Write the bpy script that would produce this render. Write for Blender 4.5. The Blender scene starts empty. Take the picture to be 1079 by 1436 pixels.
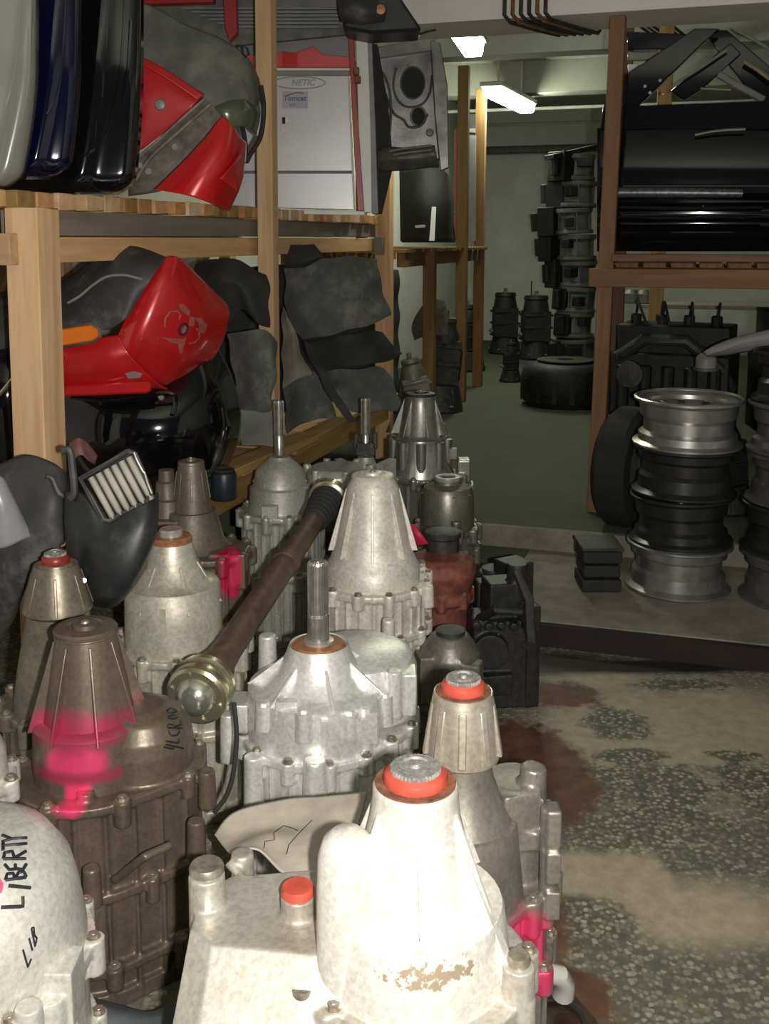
import bpy, bmesh, math, random
from mathutils import Vector, Matrix
from mathutils.bvhtree import BVHTree

random.seed(7)
PI = math.pi
SC = bpy.context.scene
COL = SC.collection

# ------------------------------------------------------------------ camera
FPX, PITCH, PPY, CH = 1450.0, math.radians(9), 565.0, 1.32
SP, CP = math.sin(PITCH), math.cos(PITCH)
cam_d = bpy.data.cameras.new('camera')
cam_d.sensor_width = 36.0
cam_d.lens = FPX / 1436 * 36
cam_d.shift_y = -(718 - PPY) / 1436
cam_d.clip_start = 0.02
cam = bpy.data.objects.new('camera', cam_d)
cam.location = (0, 0, CH)
cam.rotation_euler = (PI / 2 - PITCH, 0, 0)
COL.objects.link(cam)
SC.camera = cam

# ------------------------------------------------------------------ world, flash, exposure
w = bpy.data.worlds.new('world'); SC.world = w
w.use_nodes = True
w.node_tree.nodes['Background'].inputs[0].default_value = (0.75, 0.85, 1.0, 1)
w.node_tree.nodes['Background'].inputs[1].default_value = 0.035
fl = bpy.data.lights.new('camera_flash', 'POINT')          # the flash tube beside the lens
fl.energy = 138; fl.color = (1.0, 0.965, 0.90); fl.shadow_soft_size = 0.014
fo = bpy.data.objects.new('camera_flash', fl); fo.location = (0.075, 0.0, CH - 0.012)
COL.objects.link(fo)
SC.view_settings.view_transform = 'Standard'
SC.view_settings.look = 'None'
SC.view_settings.gamma = 1.0
SC.view_settings.use_curve_mapping = False
SC.view_settings.exposure = 0.35

# ------------------------------------------------------------------ pixel -> place
def ray(x, y):
    a = (x - 539.5) / FPX; b = (PPY - y) / FPX
    return Vector((a, CP + b * SP, -SP + b * CP))
C0 = Vector((0, 0, CH))
def atY(x, y, Y):
    d = ray(x, y); return C0 + d * (Y / d.y)
def atZ(x, y, z):
    d = ray(x, y); return C0 + d * ((z - CH) / d.z)
TH = math.radians(17); ST, CT = math.sin(TH), math.cos(TH)
def room(u, v, z=0.0):
    return Vector((u * CT + v * ST, -u * ST + v * CT, z))
def atV(x, y, v):
    d = ray(x, y); return C0 + d * (v / (d.x * ST + d.y * CT))
def atU(x, y, u):
    d = ray(x, y); return C0 + d * (u / (d.x * CT - d.y * ST))
def ring(ax, y, hw):
    """front edge of a horizontal ring round the axis ax seen at row y with half width hw -> (r, z)"""
    r = 0.1
    for i in range(6):
        Y = ax.y - r
        d = ray(539.5, y); t = Y / d.y
        z = CH + d.z * t
        t2 = (ax.y * CP - (z - CH) * SP)
        r = hw / FPX * t2
    return (r, z)

# ------------------------------------------------------------------ mesh helpers
class MB:
    def __init__(s): s.v = []; s.f = []
    def add(s, vs, fs, M=None):
        n = len(s.v)
        for p in vs:
            p = Vector(p)
            s.v.append(M @ p if M is not None else p)
        for f in fs: s.f.append([i + n for i in f])
        return s
    def box(s, c, size, rz=0.0, M=None):
        x, y, z = size[0] / 2, size[1] / 2, size[2] / 2
        vs = [(i * x, j * y, k * z) for k in (-1, 1) for j in (-1, 1) for i in (-1, 1)]
        fs = [(0, 2, 3, 1), (4, 5, 7, 6), (0, 1, 5, 4), (2, 6, 7, 3), (0, 4, 6, 2), (1, 3, 7, 5)]
        T = Matrix.Translation(c) @ Matrix.Rotation(rz, 4, 'Z')
        if M is not None: T = T @ M
        return s.add(vs, fs, T)
    def lathe(s, prof, n=32, c=(0, 0, 0), M=None, closed=False):
        T = Matrix.Translation(c)
        if M is not None: T = T @ M
        vs = []; fs = []; m = len(prof)
        for (r, z) in prof:
            for k in range(n):
                a = 2 * PI * k / n
                vs.append((max(r, 1e-5) * math.cos(a), max(r, 1e-5) * math.sin(a), z))
        for i in range(m if closed else m - 1):
            j = (i + 1) % m
            for k in range(n):
                l = (k + 1) % n
                fs.append((i * n + k, i * n + l, j * n + l, j * n + k))
        if not closed:
            fs.append(list(range(n - 1, -1, -1))); fs.append([(m - 1) * n + k for k in range(n)])
        return s.add(vs, fs, T)
    def cyl(s, p0, p1, r0, r1=None, n=14):
        p0 = Vector(p0); p1 = Vector(p1); r1 = r0 if r1 is None else r1
        d = p1 - p0; q = d.to_track_quat('Z', 'Y').to_matrix().to_4x4()
        return s.lathe([(r0, 0), (r1, d.length)], n, p0, q)
    def tube(s, pts, r, n=8, closed=False):
        pts = [Vector(p) for p in pts]; m = len(pts)
        rs = r if isinstance(r, (list, tuple)) else [r] * m
        vs = []; fs = []; up = None
        for i, p in enumerate(pts):
            if closed: d = pts[(i + 1) % m] - pts[i - 1]
            else: d = pts[min(i + 1, m - 1)] - pts[max(i - 1, 0)]
            d.normalize()
            if up is None:
                up = Vector((0, 0, 1)) if abs(d.z) < 0.9 else Vector((1, 0, 0))
            a = d.cross(up); a.normalize(); b = a.cross(d); up = b
            for k in range(n):
                t = 2 * PI * k / n
                vs.append(p + (a * math.cos(t) + b * math.sin(t)) * rs[i])
        for i in range(m if closed else m - 1):
            j = (i + 1) % m
            for k in range(n):
                l = (k + 1) % n
                fs.append((i * n + k, i * n + l, j * n + l, j * n + k))
        if not closed:
            fs.append(list(range(n))[::-1]); fs.append([(m - 1) * n + k for k in range(n)])
        return s.add(vs, fs)
    def prism(s, poly, z0, z1, M=None, top=None):
        n = len(poly); top = top or poly
        vs = [(p[0], p[1], z0) for p in poly] + [(p[0], p[1], z1) for p in top]
        fs = [list(range(n))[::-1], [n + i for i in range(n)]]
        for i in range(n):
            j = (i + 1) % n
            fs.append((i, j, n + j, n + i))
        return s.add(vs, fs, M)
    def rib(s, ang, rz, th, c=(0, 0, 0)):
        """a radial web: rz = outline in (radius, height)"""
        n = len(rz); vs = []
        e = Vector((math.cos(ang), math.sin(ang), 0)); t = Vector((-math.sin(ang), math.cos(ang), 0))
        for sg in (-1, 1):
            for (r, z) in rz:
                vs.append(Vector(c) + e * r + t * (sg * th / 2) + Vector((0, 0, z)))
        fs = [list(range(n)), [n + i for i in range(n)][::-1]]
        for i in range(n):
            j = (i + 1) % n
            fs.append((j, i, n + i, n + j))
        return s.add(vs, fs)
    def mesh(s, name, ang=35):
        me = bpy.data.meshes.new(name)
        me.from_pydata([tuple(p) for p in s.v], [], s.f)
        bm = bmesh.new(); bm.from_mesh(me)
        bmesh.ops.recalc_face_normals(bm, faces=bm.faces)
        bm.to_mesh(me); bm.free()
        for p in me.polygons: p.use_smooth = True
        me.set_sharp_from_angle(angle=math.radians(ang))
        return me
    def build(s, name, mat, parent=None, world=False, ang=35, off=None):
        if world and parent is not None:
            o = wloc(parent); s.v = [p - o for p in s.v]
        return obj(name, s.mesh(name, ang), mat, parent)

def wloc(o):
    l = Vector((0, 0, 0))
    while o is not None:
        l = l + o.location; o = o.parent
    return l
def obj(name, me, mat, parent=None):
    o = bpy.data.objects.new(name, me); COL.objects.link(o)
    if mat is not None and me is not None and not me.materials: me.materials.append(mat)
    o.parent = parent
    return o
def tag(o, label, cat, group=None):
    o['label'] = label; o['category'] = cat
    if group: o['group'] = group
    return o
def thing(name, label, cat, loc=(0, 0, 0), group=None):
    o = bpy.data.objects.new(name, None); COL.objects.link(o)
    o.location = loc; o.empty_display_size = 0.05
    return tag(o, label, cat, group)
def struct(o): o['kind'] = 'structure'; return o
def remesh(o, vox, it=2):
    m = o.modifiers.new('cast', 'REMESH'); m.mode = 'VOXEL'; m.voxel_size = vox; m.use_smooth_shade = True
    m = o.modifiers.new('soft', 'SMOOTH'); m.factor = 0.5; m.iterations = it
    return o
def bevel(o, wd=0.004, seg=2):
    m = o.modifiers.new('bevel', 'BEVEL'); m.width = wd; m.segments = seg; m.limit_method = 'ANGLE'
    m.angle_limit = math.radians(40)
    return o
def solid(o, th, sub=0, off=1.0):
    if sub:
        m = o.modifiers.new('sub', 'SUBSURF'); m.levels = sub; m.render_levels = sub
    m = o.modifiers.new('thick', 'SOLIDIFY'); m.thickness = th; m.offset = off
    return o
def shell(name, pts, faces, mat, parent=None, th=0.003, sub=2, crease=None, jit=0.0, ang=60):
    """a sheet from (pixel x, pixel y, distance Y) points"""
    vs = [atY(*p) for p in pts]
    o_ = wloc(parent) if parent is not None else Vector()
    vs = [v - o_ + Vector((random.uniform(-jit, jit), random.uniform(-jit, jit), random.uniform(-jit, jit))) for v in vs]
    me = bpy.data.meshes.new(name); me.from_pydata([tuple(v) for v in vs], [], faces)
    bm = bmesh.new(); bm.from_mesh(me)
    bmesh.ops.recalc_face_normals(bm, faces=bm.faces)
    cl = bm.edges.layers.float.new('crease_edge')
    for e in bm.edges:
        if crease is not None and (crease == 'all' or (crease == 'border' and e.is_boundary)
                                   or tuple(sorted((e.verts[0].index, e.verts[1].index))) in crease):
            e[cl] = 0.85
    bm.to_mesh(me); bm.free()
    for p in me.polygons: p.use_smooth = True
    me.set_sharp_from_angle(angle=math.radians(ang))
    o = obj(name, me, mat, parent)
    return solid(o, th, sub)
def gridsheet(name, fn, nu, nv, mat, parent=None, th=0.003, world=True):
    b = MB(); vs = []; fs = []
    for j in range(nv + 1):
        for i in range(nu + 1): vs.append(fn(i / nu, j / nv))
    for j in range(nv):
        for i in range(nu):
            a = j * (nu + 1) + i; fs.append((a, a + 1, a + nu + 2, a + nu + 1))
    b.add(vs, fs)
    o = b.build(name, mat, parent, world=world, ang=50)
    return solid(o, th, 0)
def bez(pts, t):
    """smooth value along a list of tuples"""
    n = len(pts) - 1; s = t * n; i = min(int(s), n - 1); f = s - i
    P = [pts[max(i - 1, 0)], pts[i], pts[i + 1], pts[min(i + 2, n)]]
    return tuple(0.5 * ((2 * b) + (c - a) * f + (2 * a - 5 * b + 4 * c - d) * f * f + (3 * b - a - 3 * c + d) * f ** 3)
                 for a, b, c, d in zip(*P))
def loft(name, rows, nu, nv, mat, parent=None, th=0.003):
    """rows: lists of (px, py, Y); a smooth sheet through them"""
    def fn(u, v):
        q = [bez(r, u) for r in rows]
        return atY(*bez(q, v))
    return gridsheet(name, fn, nu, nv, mat, parent, th)
def fontmesh(txt, size, mat, name, parent, M, bold=0.0):
    cu = bpy.data.curves.new(name, 'FONT'); cu.body = txt; cu.size = size; cu.align_x = 'CENTER'; cu.align_y = 'CENTER'
    cu.extrude = 0.0004; cu.offset = bold; cu.shear = 0.25
    t = bpy.data.objects.new(name, cu); COL.objects.link(t)
    dg = bpy.context.evaluated_depsgraph_get()
    me = bpy.data.meshes.new_from_object(t.evaluated_get(dg))
    bpy.data.objects.remove(t); bpy.data.curves.remove(cu)
    me.transform(M); me.materials.clear()
    return obj(name, me, mat, parent)

def copy_tree(o, parent=None):
    c = o.copy(); COL.objects.link(c); c.parent = parent
    for ch in list(o.children): copy_tree(ch, c)
    return c

# ------------------------------------------------------------------ materials
def newmat(name):
    m = bpy.data.materials.new(name); m.use_nodes = True
    nt = m.node_tree; nt.nodes.clear()
    out = nt.nodes.new('ShaderNodeOutputMaterial'); b = nt.nodes.new('ShaderNodeBsdfPrincipled')
    nt.links.new(b.outputs[0], out.inputs[0])
    return m, nt, b
def N(nt, typ, **kw):
    n = nt.nodes.new(typ)
    for k, v in kw.items():
        if k.startswith('i_'): n.inputs[int(k[2:])].default_value = v
        else: setattr(n, k, v)
    return n
def coords(nt, scale=(1, 1, 1), kind='Object', loc=(0, 0, 0)):
    tc = N(nt, 'ShaderNodeTexCoord'); mp = N(nt, 'ShaderNodeMapping')
    mp.inputs['Scale'].default_value = scale; mp.inputs['Location'].default_value = loc
    nt.links.new(tc.outputs[kind], mp.inputs['Vector'])
    return mp.outputs[0]
def noise(nt, vec, scale, detail=4, rough=0.6):
    n = N(nt, 'ShaderNodeTexNoise'); n.inputs['Scale'].default_value = scale
    n.inputs['Detail'].default_value = detail; n.inputs['Roughness'].default_value = rough
    nt.links.new(vec, n.inputs['Vector']); return n.outputs['Fac']
def ramp(nt, fac, stops):
    r = N(nt, 'ShaderNodeValToRGB'); cr = r.color_ramp
    while len(cr.elements) < len(stops): cr.elements.new(0.5)
    for e, (p, c) in zip(cr.elements, stops):
        e.position = p; e.color = c if len(c) == 4 else (*c, 1)
    nt.links.new(fac, r.inputs[0]); return r.outputs[0]
def mixc(nt, fac, a, b):
    m = N(nt, 'ShaderNodeMix', data_type='RGBA')
    for k, v in ((0, fac), (6, a), (7, b)):
        if isinstance(v, (tuple, list)): m.inputs[k].default_value = (*v[:3], 1)
        elif isinstance(v, float): m.inputs[k].default_value = v
        else: nt.links.new(v, m.inputs[k])
    return m.outputs[2]
def bump(nt, bs, h, strength=0.3, dist=0.002):
    b = N(nt, 'ShaderNodeBump'); b.inputs['Strength'].default_value = strength; b.inputs['Distance'].default_value = dist
    nt.links.new(h, b.inputs['Height']); nt.links.new(b.outputs[0], bs.inputs['Normal'])
W1 = (1, 1, 1); K0 = (0, 0, 0)
def blob(nt, vec, c, r, soft=0.25, nz=0.5, nscale=22):
    """mask of a spray or stain: an ellipsoid with a ragged edge"""
    mp = N(nt, 'ShaderNodeMapping'); mp.vector_type = 'POINT'
    mp.inputs['Scale'].default_value = tuple(1 / k for k in r)
    mp.inputs['Location'].default_value = tuple(-c[i] / r[i] for i in range(3))
    nt.links.new(vec, mp.inputs['Vector'])
    ln = N(nt, 'ShaderNodeVectorMath', operation='LENGTH'); nt.links.new(mp.outputs[0], ln.inputs[0])
    nf = noise(nt, vec, nscale, 3)
    ad = N(nt, 'ShaderNodeMath', operation='MULTIPLY_ADD'); nt.links.new(nf, ad.inputs[0]); ad.inputs[1].default_value = nz
    nt.links.new(ln.outputs['Value'], ad.inputs[2])
    return ramp(nt, half(nt, ad.outputs[0]), [((1 + nz / 2 - soft) / 2, W1), ((1 + nz / 2 + soft) / 2, K0)])
def half(nt, s):
    m = N(nt, 'ShaderNodeMath', operation='MULTIPLY'); m.inputs[1].default_value = 0.5
    nt.links.new(s, m.inputs[0]); return m.outputs[0]
def cast(name, col, dirt, amt=0.5, rough=0.5, metal=0.25, paint=(), fine=120):
    m, nt, b = newmat(name); metal = min(0.75, metal + 0.28); rough *= 0.86
    v = coords(nt)
    n1 = noise(nt, v, 9, 6, 0.65); n2 = noise(nt, v, fine, 4)
    f = ramp(nt, n1, [(max(0.02, 0.62 - amt * 0.55), K0), (min(0.98, 0.95 - amt * 0.45), W1)])
    c = mixc(nt, f, col, dirt)
    f2 = ramp(nt, n2, [(0.35, (0.6, 0.59, 0.57)), (0.6, W1)])
    mm = N(nt, 'ShaderNodeMix', data_type='RGBA', blend_type='MULTIPLY'); mm.inputs[0].default_value = 0.55
    nt.links.new(c, mm.inputs[6]); nt.links.new(f2, mm.inputs[7]); c = mm.outputs[2]
    for (pc, pr, pcol, *rest) in paint:
        c = mixc(nt, blob(nt, v, pc, pr, *(rest or (0.3, 0.8))), c, pcol)
    nt.links.new(c, b.inputs['Base Color'])
    b.inputs['Metallic'].default_value = metal
    rr = ramp(nt, n1, [(0.3, (rough * 0.8,) * 3), (0.7, (min(1, rough * 1.3),) * 3)])
    nt.links.new(rr, b.inputs['Roughness'])
    bump(nt, b, n2, 0.22, 0.001)
    return m
def plain(name, col, rough=0.5, metal=0.0, var=0.25, scale=14, coat=0.0, bmp=0.15, dust=None):
    m, nt, b = newmat(name)
    v = coords(nt); n1 = noise(nt, v, scale, 5)
    d = tuple(k * (1 - var) for k in col); l = tuple(min(1, k * (1 + var)) for k in col)
    c = ramp(nt, n1, [(0.3, d), (0.7, l)])
    if dust:
        n3 = noise(nt, v, scale * 0.5, 8, 0.7)
        c = mixc(nt, ramp(nt, n3, [(dust[1], K0), (min(1, dust[1] + 0.25), W1)]), c, dust[0])
    nt.links.new(c, b.inputs['Base Color'])
    b.inputs['Roughness'].default_value = rough; b.inputs['Metallic'].default_value = metal
    b.inputs['Coat Weight'].default_value = coat; b.inputs['Coat Roughness'].default_value = 0.05
    if bmp: bump(nt, b, noise(nt, v, scale * 8, 3), bmp, 0.001)
    return m
def wood(name, col, dark, grey=0.0):
    m, nt, b = newmat(name)
    v = coords(nt, (1.2, 14, 14)); oi = N(nt, 'ShaderNodeObjectInfo')
    ad = N(nt, 'ShaderNodeVectorMath', operation='ADD'); nt.links.new(v, ad.inputs[0])
    cb = N(nt, 'ShaderNodeCombineXYZ'); ml = N(nt, 'ShaderNodeMath', operation='MULTIPLY'); ml.inputs[1].default_value = 37
    nt.links.new(oi.outputs['Random'], ml.inputs[0]); nt.links.new(ml.outputs[0], cb.inputs[1]); nt.links.new(ml.outputs[0], cb.inputs[0])
    nt.links.new(cb.outputs[0], ad.inputs[1])
    n1 = noise(nt, ad.outputs[0], 2.2, 6, 0.6)
    wv = N(nt, 'ShaderNodeTexWave', bands_direction='Y'); wv.inputs['Scale'].default_value = 0.55
    wv.inputs['Distortion'].default_value = 5; wv.inputs['Detail'].default_value = 3
    nt.links.new(ad.outputs[0], wv.inputs['Vector'])
    c = ramp(nt, n1, [(0.3, dark), (0.62, col)])
    c = mixc(nt, ramp(nt, wv.outputs['Fac'], [(0.0, (0.4,) * 3), (0.5, K0)]), c, dark)
    tint = ramp(nt, oi.outputs['Random'], [(0, (0.72, 0.68, 0.66)), (0.5, (1, 0.97, 0.92)), (1, (1.0, 0.86, 0.7))])
    mm = N(nt, 'ShaderNodeMix', data_type='RGBA', blend_type='MULTIPLY'); mm.inputs[0].default_value = 1.0
    nt.links.new(c, mm.inputs[6]); nt.links.new(tint, mm.inputs[7])
    c = mm.outputs[2]
    if grey: c = mixc(nt, grey, c, (0.2, 0.19, 0.17))
    nt.links.new(c, b.inputs['Base Color']); b.inputs['Roughness'].default_value = 0.75
    bump(nt, b, n1, 0.3, 0.002)
    return m
def emit(name, col, s):
    m, nt, b = newmat(name)
    b.inputs['Base Color'].default_value = (*col, 1); b.inputs['Emission Color'].default_value = (*col, 1)
    b.inputs['Emission Strength'].default_value = s
    return m

PINK = (0.85, 0.075, 0.19); REDP = (0.62, 0.035, 0.03)
M = {}
M['wood'] = wood('pine', (0.76, 0.53, 0.32), (0.55, 0.34, 0.18))
M['wood_red'] = wood('pine_red', (0.27, 0.15, 0.085), (0.17, 0.085, 0.045))
M['wood_yellow'] = wood('pine_yellow', (0.42, 0.27, 0.10), (0.26, 0.15, 0.05))
M['wood_orange'] = wood('pine_orange', (0.70, 0.38, 0.17), (0.5, 0.25, 0.1))
M['wood_pale'] = wood('pine_pale', (0.82, 0.64, 0.44), (0.66, 0.46, 0.28))
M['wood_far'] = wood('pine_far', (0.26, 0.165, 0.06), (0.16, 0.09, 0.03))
M['wood_grey'] = wood('pine_weathered', (0.32, 0.27, 0.21), (0.2, 0.16, 0.12), 0.35)
M['alu'] = cast('aluminium', (0.62, 0.60, 0.55), (0.30, 0.26, 0.21), 0.35)
M['steel'] = plain('steel', (0.46, 0.45, 0.42), 0.3, 0.45, 0.2, 60)
M['steel_bolt'] = plain('bolt_steel', (0.36, 0.32, 0.26), 0.45, 0.7, 0.35, 90)
M['rust'] = plain('rusty_iron', (0.23, 0.10, 0.055), 0.8, 0.2, 0.5, 60, bmp=0.4)
M['copper'] = plain('copper_rust', (0.45, 0.21, 0.10), 0.5, 0.5, 0.35, 60)
M['red_seal'] = plain('red_rubber', (0.55, 0.085, 0.055), 0.3, 0, 0.25, 40)
M['darkred_seal'] = plain('dark_red_rubber', (0.26, 0.03, 0.03), 0.35, 0, 0.25, 40)
M['black_plastic'] = plain('black_plastic', (0.022, 0.023, 0.025), 0.45, 0, 0.3, 20, dust=((0.09, 0.085, 0.075), 0.55))
M['dusty_plastic'] = plain('dusty_black_plastic', (0.05, 0.05, 0.05), 0.55, 0, 0.3, 12, dust=((0.2, 0.19, 0.17), 0.52))
M['rubber'] = plain('black_rubber', (0.018, 0.018, 0.018), 0.75, 0, 0.3, 20)
M['ink'] = plain('black_marker', (0.012, 0.012, 0.02), 0.6, 0, 0.1, 20, bmp=0)
M['pink'] = plain('pink_spray', PINK, 0.55, 0, 0.15, 60)
M['dark_iron'] = plain('dark_iron', (0.05, 0.05, 0.045), 0.55, 0.4, 0.5, 30, dust=((0.14, 0.13, 0.11), 0.6), bmp=0.4)
M['grey_iron'] = plain('grey_iron', (0.14, 0.14, 0.12), 0.55, 0.4, 0.4, 30, bmp=0.4)

# ================================================================== THE ROOM
def floor_mat():
    m, nt, b = newmat('terrazzo')
    v = coords(nt)
    vo = N(nt, 'ShaderNodeTexVoronoi'); vo.inputs['Scale'].default_value = 92
    nt.links.new(v, vo.inputs['Vector'])
    sep = N(nt, 'ShaderNodeSeparateColor'); nt.links.new(vo.outputs['Color'], sep.inputs[0])
    chips = ramp(nt, sep.outputs[0], [(0.0, (0.11, 0.10, 0.07)), (0.35, (0.19, 0.17, 0.12)), (0.65, (0.29, 0.26, 0.185)), (0.92, (0.46, 0.42, 0.31))])
    edge = ramp(nt, vo.outputs['Distance'], [(0.42, K0), (0.75, W1)])
    c = mixc(nt, edge, chips, (0.12, 0.115, 0.09))
    film = ramp(nt, noise(nt, v, 4, 6), [(0.3, (0.05,) * 3), (0.75, (0.5,) * 3)])
    c = mixc(nt, film, c, (0.13, 0.125, 0.10))
    # sand trodden over the terrazzo, with bare oily patches left in it
    def px(x, y, rx, ry, *a):
        p = atZ(x, y, 0)
        return blob(nt, v, (p.x, p.y, 0), (rx, ry, 1), *a)
    sand = (0.50, 0.42, 0.30)
    dust = noise(nt, v, 30, 5)
    sc = mixc(nt, ramp(nt, dust, [(0.35, K0), (0.7, W1)]), sand, tuple(k * 0.72 for k in sand))
    for a in ((900, 1030, 0.30, 0.34, 0.35, 0.9, 7), (810, 1225, 0.16, 0.075, 0.2, 0.7, 10), (900, 1230, 0.06, 0.16, 0.2, 0.6, 9),
              (830, 950, 0.16, 0.10, 0.3, 0.8, 9), (1040, 1000, 0.2, 0.22, 0.5, 1.0, 7), (985, 1280, 0.17, 0.10, 0.5, 1.0, 9)):
        c = mixc(nt, px(*a), c, sc)
    oil = (0.10, 0.095, 0.07)
    for a in ((865, 1015, 0.06, 0.07), (905, 1100, 0.14, 0.07), (930, 1150, 0.09, 0.05), (860, 1170, 0.07, 0.05), (935, 1120, 0.07, 0.045), (880, 1060, 0.07, 0.03), (1060, 1100, 0.06, 0.08),
              (960, 960, 0.10, 0.03), (790, 1290, 0.10, 0.05), (1030, 1060, 0.05, 0.02)):
        c = mixc(nt, px(*[k * q for k, q in zip(a, (1, 1, 1.45, 1.45))], 0.2, 1.7, 17), c, mixc(nt, edge, chips, oil))
    rustc = mixc(nt, ramp(nt, noise(nt, v, 18, 6), [(0.35, K0), (0.65, W1)]), (0.09, 0.035, 0.02), (0.19, 0.085, 0.045))
    for a in ((775, 1090, 0.085, 0.17), (790, 975, 0.09, 0.07), (745, 1290, 0.06, 0.09), (790, 1400, 0.08, 0.06), (735, 1050, 0.08, 0.12)):
        c = mixc(nt, px(*[k * q for k, q in zip(a, (1, 1, 1.3, 1.3))], 0.16, 1.4, 16), c, rustc)
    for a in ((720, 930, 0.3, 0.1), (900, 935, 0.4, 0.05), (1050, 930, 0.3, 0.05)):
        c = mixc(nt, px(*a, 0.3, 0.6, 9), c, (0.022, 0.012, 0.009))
    c = mixc(nt, 0.14, c, (0.02, 0.02, 0.015))
    nt.links.new(c, b.inputs['Base Color']); b.inputs['Roughness'].default_value = 0.62
    bump(nt, b, dust, 0.2, 0.002)
    return m
def wall_mat(name, col, col2, sc=2.5):
    m, nt, b = newmat(name)
    v = coords(nt)
    c = ramp(nt, noise(nt, v, sc, 7, 0.65), [(0.3, col2), (0.65, col)])
    nt.links.new(c, b.inputs['Base Color']); b.inputs['Roughness'].default_value = 0.85
    bump(nt, b, noise(nt, v, 60, 4), 0.2, 0.003)
    return m
M['terrazzo'] = floor_mat()
M['white_wall'] = wall_mat('white_wall', (0.62, 0.63, 0.58), (0.5, 0.5, 0.45))
M['conc'] = wall_mat('concrete', (0.30, 0.265, 0.21), (0.13, 0.115, 0.09), 6)
M['riser'] = wall_mat('oily_riser', (0.022, 0.012, 0.010), (0.015, 0.008, 0.007), 6)
M['green_floor'] = wall_mat('green_paint', (0.075, 0.085, 0.05), (0.05, 0.06, 0.035), 3)
M['ceil'] = wall_mat('ceiling_paint', (0.36, 0.37, 0.32), (0.28, 0.29, 0.25))
M['beam'] = wall_mat('beam_paint', (0.82, 0.79, 0.72), (0.72, 0.69, 0.62))

def slab(name, u0, u1, v0, v1, z0, z1, mat, parent=None):
    b = MB(); b.prism([room(u0, v0)[:2], room(u1, v0)[:2], room(u1, v1)[:2], room(u0, v1)[:2]], z0, z1)
    return b.build(name, mat, parent)
struct(slab('floor', -2.6, 3.6, -0.6, 4.07, -0.12, 0.0, M['terrazzo']))
fg = struct(slab('floor_upper', -2.6, 3.6, 4.07, 11.8, -0.12, 0.16, M['green_floor']))
b = MB(); b.prism([room(-.62, 3.262)[:2], room(3.6, 3.262)[:2], room(3.6, 4.07)[:2], room(-.62, 4.07)[:2]], 0, 0.08)
struct(b.build('floor_step', M['conc']))
b = MB(); b.prism([room(-.62, 3.235)[:2], room(3.6, 3.235)[:2], room(3.6, 3.262)[:2], room(-.62, 3.262)[:2]], 0, 0.074)
struct(b.build('trim_1', M['riser']))
struct(slab('trim_2', -1.6, 3.6, 4.04, 4.07, 0.08, 0.165, M['conc']))
struct(slab('wall_left', -2.72, -2.6, -0.6, 11.8, 0, 2.85, M['white_wall']))
struct(slab('wall_back', -2.6, 3.6, 11.8, 11.92, 0, 2.85, M['white_wall']))
struct(slab('wall_right', 3.6, 3.72, -0.6, 11.8, 0, 2.85, M['white_wall']))
struct(slab('ceiling', -2.72, 3.72, -0.6, 11.92, 2.75, 2.87, M['ceil']))
struct(slab('trim_3', -2.6, 3.6, 4.32, 4.66, 2.2, 2.75, M['beam']))
struct(slab('trim_4', -2.6, 3.6, 6.75, 6.95, 2.48, 2.75, M['ceil']))
struct(slab('trim_5', -2.6, 3.6, 8.7, 8.95, 2.50, 2.75, M['ceil']))
struct(slab('wall_pier', 1.02, 1.5, 9.6, 9.95, .16, 2.75, M['ceil']))

# ------------------------------------------------------------------ fluorescent lamps, pipes, cables
M['tube'] = emit('lamp_diffuser', (0.96, 1.0, 0.78), 40)
M['lamp_body'] = plain('lamp_body', (0.5, 0.5, 0.46), 0.5, 0, 0.1, 10)
def lamp(label, c, L, wd, rz):
    t = thing('ceiling_lamp', label, 'lamp', c)
    b = MB(); b.box((0, 0, 0.03), (L, wd + 0.03, 0.035), rz); bevel(b.build('housing', M['lamp_body'], t), 0.006)
    b = MB()
    prof = [(-wd / 2, 0), (-wd * .44, -.055), (-wd * .36, -.07), (wd * .36, -.07), (wd * .44, -.055), (wd / 2, 0)]
    R = Matrix.Rotation(rz, 4, 'Z') @ Matrix(((0, 0, 1, 0), (1, 0, 0, 0), (0, 1, 0, 0), (0, 0, 0, 1)))
    b.prism([(p[0], p[1] + 0.012) for p in prof], -L / 2 + 0.02, L / 2 - 0.02, R)
    b.build('diffuser', M['tube'], t)
    for s in (-0.32, 0.32):
        b = MB()
        p = Vector((s * L, 0, 0)); p.rotate(Matrix.Rotation(rz, 3, 'Z'))
        b.cyl((p.x, p.y, 0.045), (p.x, p.y, 2.75 - c[2]), 0.008, n=8)
        b.build('hanger', M['lamp_body'], t)
    return t
lamp('glowing fluorescent lamp hanging just behind the pale concrete beam', atY(655, 50, 5.6), 0.62, 0.12, PI / 2 - TH + 0.1)
lamp('glowing fluorescent lamp hanging deep in the aisle before the far white wall', atY(716, 137, 8.4), 1.15, 0.14, 1.2)
def pipe(name, label, p, r, mat):
    b = MB(); b.tube(p, r, 10); return tag(b.build(name, mat), label, 'pipe')
pipe('conduit_pipe', 'thin grey conduit running under the ceiling behind the far lamp', [room(-2.5, 9.25, 2.44), room(1.0, 9.25, 2.44)], 0.014, M['lamp_body'])
pipe('water_pipe', 'dark horizontal pipe fixed across the upper far white wall', [room(-2.4, 11.7, 2.30), room(1.5, 11.7, 2.30)], 0.045, M['grey_iron'])
pipe('conduit_pipe', 'thin conduit fixed to the far wall above the dark pipe', [room(-2.4, 11.74, 2.58), room(1.5, 11.74, 2.58)], 0.016, M['lamp_body'])
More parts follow.
